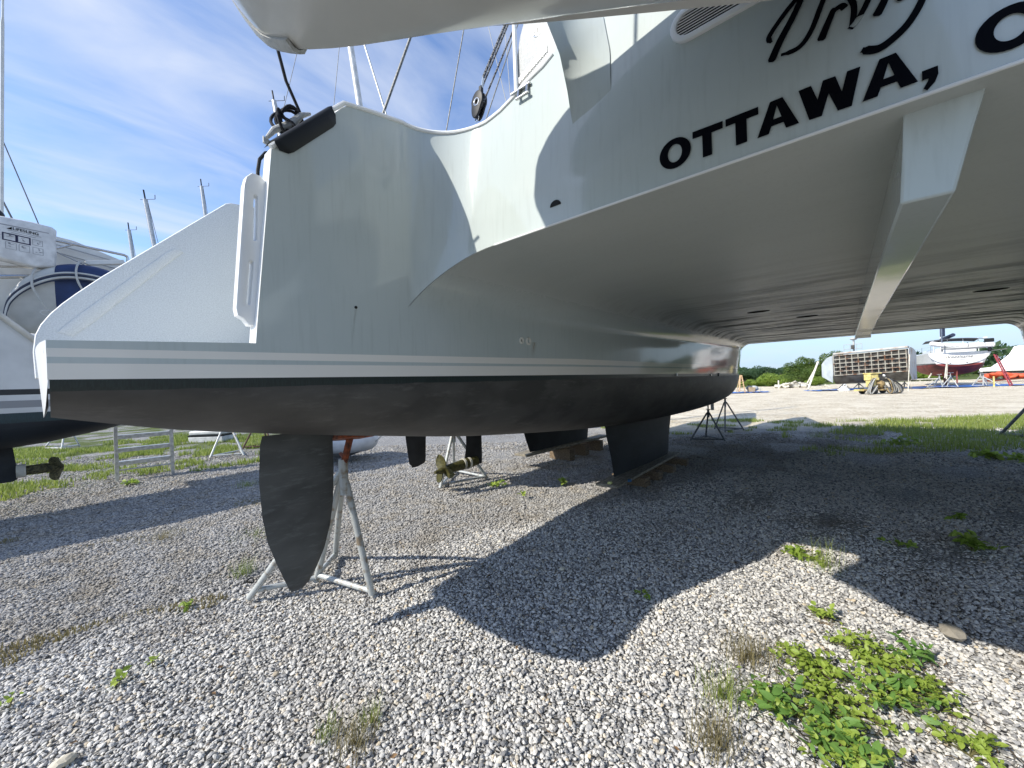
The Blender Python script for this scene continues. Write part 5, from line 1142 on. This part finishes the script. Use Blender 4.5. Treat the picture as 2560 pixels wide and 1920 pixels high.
# shrink-wrapped white boat behind
wb_ = PQ((2545 - 1280) / 980 * 46, 46); WZ = R(-50)
ww = thing('wrapped_boat', wb_, 'white shrink-wrapped boat behind the red ladder', 'boat')
WRAP = mat('white shrink wrap', (.82, .83, .83), .35, var=.04)
P1 = [(-2.6, 1.5), (-2.0, 1.55), (-1.2, 2.3), (-.6, 3.0), (-.2, 3.9), (1.0, 4.05), (3.2, 4.0), (3.6, 1.5)]
mb = LB(); rows = [[Vector((x * (1 - .03 * y), y, 1.0 + (z - 1.0) * (1 - .02 * y))) for x, z in P1] for y in (0, .05, 4, 9)]; mb.grid(rows, closed=True); mb.f.append(tuple(range(8))); local(mb, wb_, WZ).build('wrap', WRAP, ww, angle=20)
for z in (2.2, 2.95): local(LB().tube([Vector((-.9 + (z - 2.2) * .4, -.03, z)), Vector((3.3, -.03, z + .05))], .02, 4), wb_, WZ).build('seam', GREYP, ww)
local(LB().box((.4, .1, 1.25), (6.6, .4, .45)), wb_, WZ).build('hull_side', WHITE, ww, bevel=.1); local(LB().box((.4, .5, .8), (6.2, .5, .5)), wb_, WZ).build('hull_bottom', DKP, ww)
local(LB().box((-2.2, .3, 3.55), (3.0, .7, .07), 0, Matrix.Rotation(R(-5), 3, 'Y')), wb_, WZ).build('roof_edge', DKSTEEL, ww)
for x in (-1.5, 2): c = wb_ + Matrix.Rotation(RZ + WZ, 3, 'Z') @ Vector((x, .6, 0)); stand('boat_stand', c, c + Vector((0, 0, .6)), 'dark stand under the %s of the shrink-wrapped boat' % ('left part' if x < 0 else 'right part'), m_=DKSTEEL, pad=DKSTEEL, r=.04)
# orange containment boom piled on a skid
oc = PQ((2512 - 1280) / 980 * 40, 40)
obm = thing('orange_boom_pile', oc, 'pile of orange floating boom on a low skid behind the red ladder', 'boom')
OR = mat('orange boom fabric', (.75, .13, .05), .6, var=.2, nscale=2); rr = random.Random(9)
for k in range(26):
    x = rr.uniform(-1.9, 2.6); z = .5 + .55 * rr.random() * (1 - abs(x) / 4)
    local(LB().ell((x, rr.uniform(-.4, .4), z), (rr.uniform(.3, .6), rr.uniform(.25, .4), rr.uniform(.14, .24)), 10, 6, Matrix.Rotation(rr.uniform(-.4, .4), 3, 'Y')), oc).build('boom_fold', OR, obm)
local(LB().box((.2, 0, .25), (4.6, 1.2, .1), 0, Matrix.Rotation(R(-3), 3, 'Y')), oc).build('skid', RUST, obm)
# guard rail by the verge
gl = thing('guard_rail', PX(2330, 948, 52), 'low white rail along the far verge behind the boats', 'rail')
MB().tube([PX(2266, 950, 52), PX(2345, 947, 52)], .1, 6).build('beam', PALE, gl)
for x in (2275, 2300, 2330): a = PX(x, 949, 52); MB().tube([Vector((a.x, a.y, 0)), a], .06, 6).build('post', PALE, gl)
# ================================================================== TREES
def leafmat(name, c1, c2, tr=.35):
    M = bpy.data.materials.new(name); M.use_nodes = True; n, l = M.node_tree.nodes, M.node_tree.links; b = n['Principled BSDF']
    g = N(n, 'ShaderNodeNewGeometry'); oi = N(n, 'ShaderNodeObjectInfo')
    f = mth(n, l, 'ADD', mth(n, l, 'MULTIPLY', g.outputs['Random Per Island'], .7), mth(n, l, 'MULTIPLY', oi.outputs['Random'], .3))
    l.new(mixc(n, l, f, c1, c2), b.inputs['Base Color']); b.inputs['Roughness'].default_value = .5; b.inputs['Specular IOR Level'].default_value = .35
    tb_ = N(n, 'ShaderNodeBsdfTranslucent'); l.new(mixc(n, l, f, tuple(min(1, x * 1.7) for x in c1), tuple(min(1, x * 1.7) for x in c2)), tb_.inputs[0])
    ms = N(n, 'ShaderNodeMixShader'); ms.inputs[0].default_value = tr; l.new(b.outputs[0], ms.inputs[1]); l.new(tb_.outputs[0], ms.inputs[2]); l.new(ms.outputs[0], n['Material Output'].inputs[0])
    return M
LFD = leafmat('dark foliage', (.05, .09, .015), (.12, .175, .035)); LFL = leafmat('light foliage', (.12, .20, .025), (.26, .33, .065)); LFB = leafmat('blue green foliage', (.04, .08, .035), (.07, .12, .05))
BARK = mat('bark', (.12, .10, .08), .9, var=.3)
def crown_mesh(name, seed, n, leaf, m_, lobes=9):
    rg = np.random.RandomState(seed); L = rg.normal(0, .5, (lobes, 3)); L[:, 2] = abs(L[:, 2]) * .7 + .35; L[:, :2] *= .85; r = rg.uniform(.28, .48, lobes)
    k = rg.randint(0, lobes, n); d = rg.normal(0, 1, (n, 3)); d /= np.linalg.norm(d, axis=1)[:, None]
    p = L[k] + d * (r[k] * rg.uniform(.55, 1.05, n) ** .6)[:, None]; p[:, 2] = np.maximum(p[:, 2], .02)
    a = rg.normal(0, 1, (n, 3)); a[:, 2] *= .6; a /= np.linalg.norm(a, axis=1)[:, None]; b = np.cross(a, d); b /= np.linalg.norm(b, axis=1)[:, None] + 1e-6
    s = leaf * rg.uniform(.6, 1.4, n)[:, None]
    v = np.stack([p - a * s, p + b * s * .5, p + a * s, p - b * s * .5], 1).reshape(-1, 3)
    me = bpy.data.meshes.new(name); me.from_pydata(v.tolist(), [], [(4 * i, 4 * i + 1, 4 * i + 2, 4 * i + 3) for i in range(n)]); me.materials.append(m_); return me
CM = [crown_mesh('crown', 1, 5200, .045, LFD), crown_mesh('crown', 2, 5200, .045, LFD, 12), crown_mesh('crown', 3, 4200, .06, LFL, 8), crown_mesh('crown', 4, 4800, .05, LFB, 11)]
def tree(px, ytop, d, wpx, kind, label, name='tree', base=None):
    c = PQ((px - 1280) / 980 * d, d); top = ray(px, ytop, d).z; w = wpx / 980 * d / 2
    t = thing(name, c, label, 'tree' if name == 'tree' else 'bush', 'trees and bushes along the far verge')
    o = bpy.data.objects.new('crown', CM[kind]); COL.objects.link(o); o.parent = t; o.scale = (w / .95, w / .95, top / 1.25); o.rotation_euler = (0, 0, px * .37)
    for k in range(3): MB().tube([c, c + Vector((.1 * w * math.cos(k * 2), .1 * w * math.sin(k * 2), top * .3)), c + Vector((.4 * w * math.cos(k * 2.1), .4 * w * math.sin(k * 2.1), top * .62))], [.04 * top, .03 * top, .012 * top], 6).build('trunk', BARK, t)
for a in ((1862, 926, 95, 62, 3, 'distant blue-green tree at the left end of the tree line'), (1905, 926, 90, 60, 3, 'distant blue-green tree behind the ladder'), (1925, 915, 82, 70, 3, 'domed blue-green tree behind the light bushes'), (1965, 916, 78, 70, 3, 'blue-green tree above the rubble heap'),
          (2000, 912, 70, 80, 0, 'dark green tree left of the leaning planks'), (2035, 902, 66, 80, 1, 'tall dark green tree behind the leaning planks'), (2075, 890, 64, 90, 0, 'tallest dark tree behind the left end of the barge'), (2120, 905, 70, 90, 1, 'dark tree hidden behind the barge'), (2230, 912, 72, 90, 0, 'dark tree behind the right end of the barge'),
          (2285, 906, 66, 70, 2, 'light green tree between barge and sailboat'), (2320, 898, 62, 72, 2, 'bright green bushy tree left of the sailboat bow'), (2360, 915, 70, 80, 1, 'dark green tree behind the sailboat hull'), (2450, 918, 75, 90, 1, 'dark green tree behind the sailboat stern')): tree(*a)
for a in ((1900, 943, 55, 40, 2, 'low light green bush behind the crumpled tarpaulin'), (1930, 932, 52, 60, 2, 'bright green bush left of the rubble heap'), (1960, 936, 54, 50, 2, 'bright green bush behind the white post'), (2010, 928, 50, 60, 1, 'dark green bush beneath the leaning planks'), (2035, 940, 48, 40, 2, 'light green bush at the foot of the barge'), (2275, 930, 55, 50, 2, 'low light bush right of the barge'), (2310, 925, 54, 60, 2, 'spiky light green bush under the sailboat bow'), (1870, 948, 60, 40, 2, 'low pale bush beside the ladder')): tree(*a, name='bush')
# far wood closing the horizon
rg = np.random.RandomState(5); n = 60000; ang = rg.uniform(-2.2, 2.2, n); dist = 150 + rg.uniform(0, 25, n)
hgt = 4.5 + 1.6 * np.sin(ang * 9) + 1.0 * np.sin(ang * 23 + 1) + .8 * np.sin(ang * 51)
z = hgt * rg.uniform(0, 1, n) ** .7; c0 = math.atan2(FWD.y, FWD.x)
p = np.stack([dist * np.cos(c0 - ang), dist * np.sin(c0 - ang), z], 1); a = rg.normal(0, 1, (n, 3)); a /= np.linalg.norm(a, axis=1)[:, None]; b = np.cross(a, rg.normal(0, 1, (n, 3))); b /= np.linalg.norm(b, axis=1)[:, None]; s = rg.uniform(.4, .9, n)[:, None]
v = np.stack([p - a * s, p + b * s * .6, p + a * s, p - b * s * .6], 1).reshape(-1, 3)
me = bpy.data.meshes.new('woodland'); me.from_pydata(v.tolist(), [], [(4 * i, 4 * i + 1, 4 * i + 2, 4 * i + 3) for i in range(n)]); me.materials.append(LFB)
wo_ = bpy.data.objects.new('woodland', me); COL.objects.link(wo_); tag(wo_, 'distant blue-green woodland along the horizon', 'woodland', kind='stuff')
# ================================================================== GRASS AND WEEDS
GRS = leafmat('yard grass', (.10, .16, .025), (.32, .36, .09), .3); DRY = leafmat('dry grass', (.14, .12, .055), (.30, .26, .13), .25)
def grass(name, label, pts, h, m_, lean=.5, wid=.006):
    rg = np.random.RandomState(len(pts)); n = len(pts); p = np.array(pts); a = rg.uniform(0, 6.28, n); hh = h * rg.uniform(.4, 1.2, n)
    w = np.stack([np.cos(a), np.sin(a), 0 * a], 1) * wid; ln = np.stack([-np.sin(a), np.cos(a), 0 * a], 1) * (hh * lean * rg.uniform(.2, 1, n))[:, None]; up = np.stack([0 * a, 0 * a, hh], 1)
    v = np.stack([p - w, p + w, p + w * .6 + ln * .4 + up * .6, p - w * .6 + ln * .4 + up * .6, p + ln + up], 1).reshape(-1, 3); f = []
    for i in range(n): k = 5 * i; f += [(k, k + 1, k + 2, k + 3), (k + 3, k + 2, k + 4)]
    me = bpy.data.meshes.new(name); me.from_pydata(v.tolist(), [], f); me.materials.append(m_); o = bpy.data.objects.new(name, me); COL.objects.link(o)
    if label: tag(o, label, 'grass', kind='stuff')
    return o
def fill(test, n, x0, x1, y0, y1, seed):
    rg = np.random.RandomState(seed); out = []
    while len(out) < n:
        x, y = rg.uniform(x0, x1), rg.uniform(y0, y1); q = 3.2 * mnoise.noise(Vector((x * .9, y * .9, seed))) + 1.8 * mnoise.noise(Vector((x * 2.7, y * 2.7, seed + 9)))
        if test(x, y, q): out.append((x, y, 0.0))
    return out
def camxy(x, y): d = x * FWD.x + y * FWD.y; r = x * RIGHT.x + y * RIGHT.y; return r, d
def t_right(x, y, q):
    r, d = camxy(x, y)
    if d < 7 or d > 11.9: return False
    px = 1280 + 980 * r / d; lim = -1.4 if px > 2250 else .9 - (px - 1950) / 300 * 1.6
    return 1950 < px < 2700 and q > lim + (.8 if d < 8.6 else 0)
grass('grass', 'green grass strip growing across the gravel before the pale road', fill(t_right, 17000, 8, 22, -6, 4, 1), .13, GRS)
def t_left(x, y, q): return q > .15 and not (abs(y - 9.9) < .3 and .5 < x < 1.7)
grass('grass', 'patchy green grass round the boarding steps at left', fill(t_left, 22000, -1.5, 5, 9.6, 19, 2), .11, GRS, wid=.009)
def t_bow(x, y, q): r, d = camxy(x, y); return q > .7 and 10.4 < d < 13.5
grass('grass', 'thin grass patches around the bow stands', fill(t_bow, 3500, 10, 18, 1, 6, 3), .09, GRS)
def t_trk(x, y, q): e = y + .35 * x; return (5.9 < e < 7.1 and q > .9) or (3.5 < e < 3.9 and q > 1.3)
grass('grass', 'sparse brown and green tufts in the wheel track at left', fill(t_trk, 3800, -1, 2.6, 3, 7.6, 4), .035, DRY, wid=.004)
# leaves
def leaf_mesh(name, m_, wide=.36, fold=.18):
    rows = []
    for q in np.linspace(0, 1, 6):
        w = wide * math.sin(math.pi * min(1, (.06 + .94 * q))) ** .75 * (1 - .35 * q); w = max(w, .01)
        rows.append([Vector((q, s_ * w, abs(s_) * fold * w - .22 * q * q)) for s_ in (-1, -.5, 0, .5, 1)])
    mb = MB().grid(rows); me = bpy.data.meshes.new(name); me.from_pydata(mb.v, [], mb.f); me.materials.append(m_); me.polygons.foreach_set('use_smooth', [True] * len(me.polygons)); return me
WEED = leafmat('weed leaf', (.15, .25, .03), (.36, .44, .09), .35); WEEDD = leafmat('broad leaf', (.09, .19, .04), (.17, .30, .07), .3)
LEAF = [leaf_mesh('leaf', WEED), leaf_mesh('leaf', WEED, .42, .3), leaf_mesh('leaf', WEEDD, .28, .15)]
STEM = mat('weed stem', (.10, .09, .03), .7); TWIG = mat('dead twig', (.13, .085, .045), .9, var=.4); FW = 'weeds in the bottom right corner'
def plant(loc, n, rad, h, size, kind, label, name='weed', group=None, sepn=999, seed=0):
    rr = random.Random(seed * 31 + n); L = Vector((*loc, gz(*loc))); t = thing(name, L, label, 'weed', group or 'weeds growing through the gravel')
    st = MB(); rest = MB()
    ns = max(3, n // 7); tips = []
    for k in range(ns):
        a = rr.uniform(0, 6.28); r = rad * math.sqrt(rr.random()); e = Vector((r * math.cos(a), r * math.sin(a), h * rr.uniform(.4, 1) * (1 - .45 * r / rad)))
        m_ = e * .5 + Vector((0, 0, h * .12)); st.tube([L, L + m_, L + e], [.0022, .0018, .001], 5); tips.append((m_, e))
    for k in range(n):
        m_, e = tips[k % ns]; q = rr.uniform(.35, 1.05); pos = (m_ * (2 - 2 * q) + e * (2 * q - 1)) if q > .5 else m_ * 2 * q
        pos = pos + Vector((rr.gauss(0, .010), rr.gauss(0, .010), rr.uniform(.008, .022))); s_ = size * rr.uniform(.55, 1.2)
        if kind == 3: s_ *= rr.choice((.6, .6, .8, 1.5))
        E_ = (rr.gauss(0, .5), rr.gauss(-.15, .5), rr.uniform(0, 6.28)); me = LEAF[(0, 1)[rr.random() < .5] if kind in (0, 3) else kind]
        if kind == 3 and s_ > size * .85: me = LEAF[2]
        if k < sepn:
            o = bpy.data.objects.new('leaf', me); COL.objects.link(o); o.parent = t; o.location = pos; o.rotation_euler = E_; o.scale = (s_,) * 3
        else:
            T = Matrix.Translation(L + pos) @ (Matrix.Rotation(E_[2], 4, 'Z') @ Matrix.Rotation(E_[1], 4, 'Y') @ Matrix.Rotation(E_[0], 4, 'X')) @ Matrix.Scale(s_, 4)
            rest.add([T @ v.co for v in me.vertices], [tuple(p.vertices) for p in me.polygons])
    st.build('stem', STEM, t)
    if group == FW:
        dd = MB()
        for k in range(34):
            a = rr.uniform(0, 6.28); r = rad * 1.15 * math.sqrt(rr.random()); c = L + Vector((r * math.cos(a), r * math.sin(a), .012)); b_ = rr.uniform(0, 6.28); q = rr.uniform(.02, .06)
            dd.tube([c, c + Vector((q * .5 * math.cos(b_), q * .5 * math.sin(b_), rr.uniform(.004, .02))), c + Vector((q * math.cos(b_ + .4), q * math.sin(b_ + .4), rr.uniform(0, .012)))], [.0016, .0013, .0008], 4)
        o = dd.build('dead_twigs', TWIG, t); o['kind'] = 'stuff'
    if rest.v: o = rest.build('foliage', WEED if kind != 2 else WEEDD, t); o['kind'] = 'stuff'
    return t
FW = 'weeds in the bottom right corner'
plant((3.03, .14), 70, .09, .07, .034, 0, 'small round-leaved weed alone above the bottom right patch', group=FW, seed=1)
plant((2.84, -.25), 46, .11, .15, .055, 2, 'tall dark-leaved sprig at the top right of the weed patch', group=FW, seed=2)
plant((2.74, -.06), 300, .19, .10, .032, 0, 'dense low weed at the top of the bottom right patch', group=FW, seed=3)
plant((2.44, .16), 300, .19, .10, .032, 0, 'spreading weed at the upper left of the bottom right patch', group=FW, seed=4)
plant((2.10, .24), 290, .2, .13, .038, 3, 'large-leaved weed at the lower left of the bottom right patch', group=FW, seed=5)
plant((2.42, -.11), 260, .18, .11, .038, 3, 'bright large-leaved weed in the middle of the bottom right patch', group=FW, seed=6)
plant((2.58, -.24), 190, .17, .07, .03, 0, 'trailing thin weed at the right side of the bottom right patch', group=FW, seed=7)
plant((1.98, .05), 300, .2, .12, .042, 3, 'big leafy weed at the bottom edge of the picture', group=FW, seed=8)
plant((2.27, .05), 230, .19, .07, .03, 0, 'sparse small-leaved weed between the larger weeds', group=FW, seed=9)
plant((2.27, -.33), 120, .15, .06, .03, 0, 'straggly weed at the bottom right edge of the picture', group=FW, seed=10)
for k, (loc, n, rad, h, sz, lab) in enumerate((((4.0, .27), 110, .17, .08, .045, 'dark low weed at the edge of the boat shadow'), ((4.59, -.34), 40, .13, .06, .04, 'small weed in the shadow above the lit wedge'), ((4.82, -.75), 90, .17, .14, .06, 'leafy weed in the shadow at right'), ((5.76, -.8), 40, .16, .07, .05, 'thin weed deep in the shadow at right'), ((2.63, 1.1), 14, .05, .05, .035, 'tiny green sprig inside the boat shadow'),
        ((.2, 2.93), 16, .05, .07, .035, 'small leafy sprig on bright gravel at lower left'), ((.33, 2.95), 10, .035, .08, .03, 'second sprig beside the small leafy sprig at lower left'), ((.61, 3.55), 14, .05, .06, .04, 'tiny green sprig left of the rudder stand'), ((-.16, 3.16), 9, .03, .09, .03, 'upright sprig at the lower left edge'), ((.86, 9.4), 60, .2, .12, .06, 'weed at the foot of the boarding steps'),
        ((4.24, 3.97), 60, .2, .03, .06, 'flat green weed patch right of the olive propeller'), ((4.78, 3.13), 26, .1, .14, .07, 'spiky weed on the sunlit gravel beside the keel'), ((3.92, 3.19), 20, .06, .16, .05, 'thin upright weed on sunlit gravel'), ((10.67, -.84), 70, .25, .25, .1, 'dark tall weed at the near edge of the grass strip'), ((9.9, -1.9), 120, .4, .14, .1, 'low weed patch in the shade at the right edge'))):
    plant(loc, n, rad, h, sz, 0, lab, sepn=0, seed=20 + k)
def tuft(loc, n, rad, h, m_, label, lean=.9):
    rr = random.Random(n); t = thing('grass_tuft', (*loc, 0), label, 'grass tuft', 'grass tufts in the gravel')
    pts = []
    for k in range(int(n * 1.8)): a = rr.uniform(0, 6.28); r = 1.15 * rad * rr.random(); pts.append((r * math.cos(a), r * math.sin(a), 0))
    o = grass('blades', None, pts, h, m_, lean, .0013); o.parent = t; o['kind'] = 'stuff'
for loc, n, rad, h, m_, lab in (((2.36, .42), 150, .13, .13, DRY, 'dry tan grass tuft left of the weed patch'), ((2.0, .48), 110, .12, .12, GRS, 'thin grass tuft at the lower left of the weed patch'), ((1.72, .44), 120, .1, .12, DRY, 'dry grass tuft at the bottom left of the weed patch'), ((3.84, .16), 60, .15, .2, GRS, 'long pale grass blades at the shadow edge'), ((.8, 1.62), 90, .10, .1, DRY, 'dry grass tuft at the bottom centre'), ((.9, 1.66), 40, .05, .1, GRS, 'thin green grass wisp at the bottom centre'), ((.74, 1.75), 30, .04, .1, GRS, 'thin grass wisp left of the bottom centre tuft'), ((1.0, 3.83), 60, .08, .14, GRS, 'grass tuft behind the left foot of the rudder stand'), ((1.36, 4.74), 120, .22, .07, GRS, 'low grass tuft left of the rudder'), ((.73, 5.45), 110, .2, .12, DRY, 'dry grass tuft on the grey gravel at left'), ((2.03, 7.4), 90, .2, .1, GRS, 'green tuft below the deck box'), ((3.25, 3.75), 160, .35, .03, DRY, 'flat brown tuft on the gravel right of the stand'), ((11.6, .5), 90, .2, .2, GRS, 'green tuft at the left end of the grass strip')): tuft(loc, n, rad, h, m_, lab)
def pebble(loc, r, m_, label):
    bm = bmesh.new(); bmesh.ops.create_icosphere(bm, subdivisions=2, radius=1); rr = random.Random(int(loc[0] * 100))
    for v in bm.verts: v.co = Vector((v.co.x * r * 1.3, v.co.y * r, v.co.z * r * .6)) * rr.uniform(.85, 1.1)
    me = bpy.data.meshes.new('stone'); bm.to_mesh(me); bm.free(); me.materials.append(m_); o = bpy.data.objects.new('stone', me); COL.objects.link(o); o.location = (*loc, r * .5 + .01); tag(o, label, 'stone', 'larger stones')
pebble((3.22, -.42), .055, mat('tan stone', (.3, .27, .22), .9, bump=.3), 'larger tan stone on the lit gravel right of the weeds')
pebble((.0, 2.47), .03, mat('cream stone', (.65, .6, .48), .9, bump=.3), 'cream stone at the lower left edge')
pebble((2.6, 1.75), .02, MATS['cream stone'], 'single cream pebble inside the stern shadow')

# dead leaves and twigs strewn over the gravel
rg = np.random.RandomState(12); lit = MB(); rr = random.Random(6)
for k in range(420):
    d = rr.uniform(1.5, 6.5); r = rr.uniform(-1.3, 1.3) * d; p = PQ(r, d); c = Vector((p.x, p.y, gz(p.x, p.y) + rr.uniform(.014, .022))); a = rr.uniform(0, 6.28); q = rr.uniform(.006, .018)
    e1 = Vector((math.cos(a), math.sin(a), rr.uniform(-.3, .3))) * q; e2 = Vector((-math.sin(a), math.cos(a), rr.uniform(-.4, .4))) * q * .45
    if k % 3: lit.add([c - e1, c + e2, c + e1, c - e2 + Vector((0, 0, .003))], [(0, 1, 2, 3)])
    else: lit.tube([c - e1 * 2, c + e2, c + e1 * 2], .0011, 4)
tag(lit.build('leaf_litter', mat('dead leaf', (.22, .13, .06), .9, var=.5, nscale=30), smooth=False), 'dead leaves and twigs scattered over the gravel', 'leaf litter', kind='stuff')
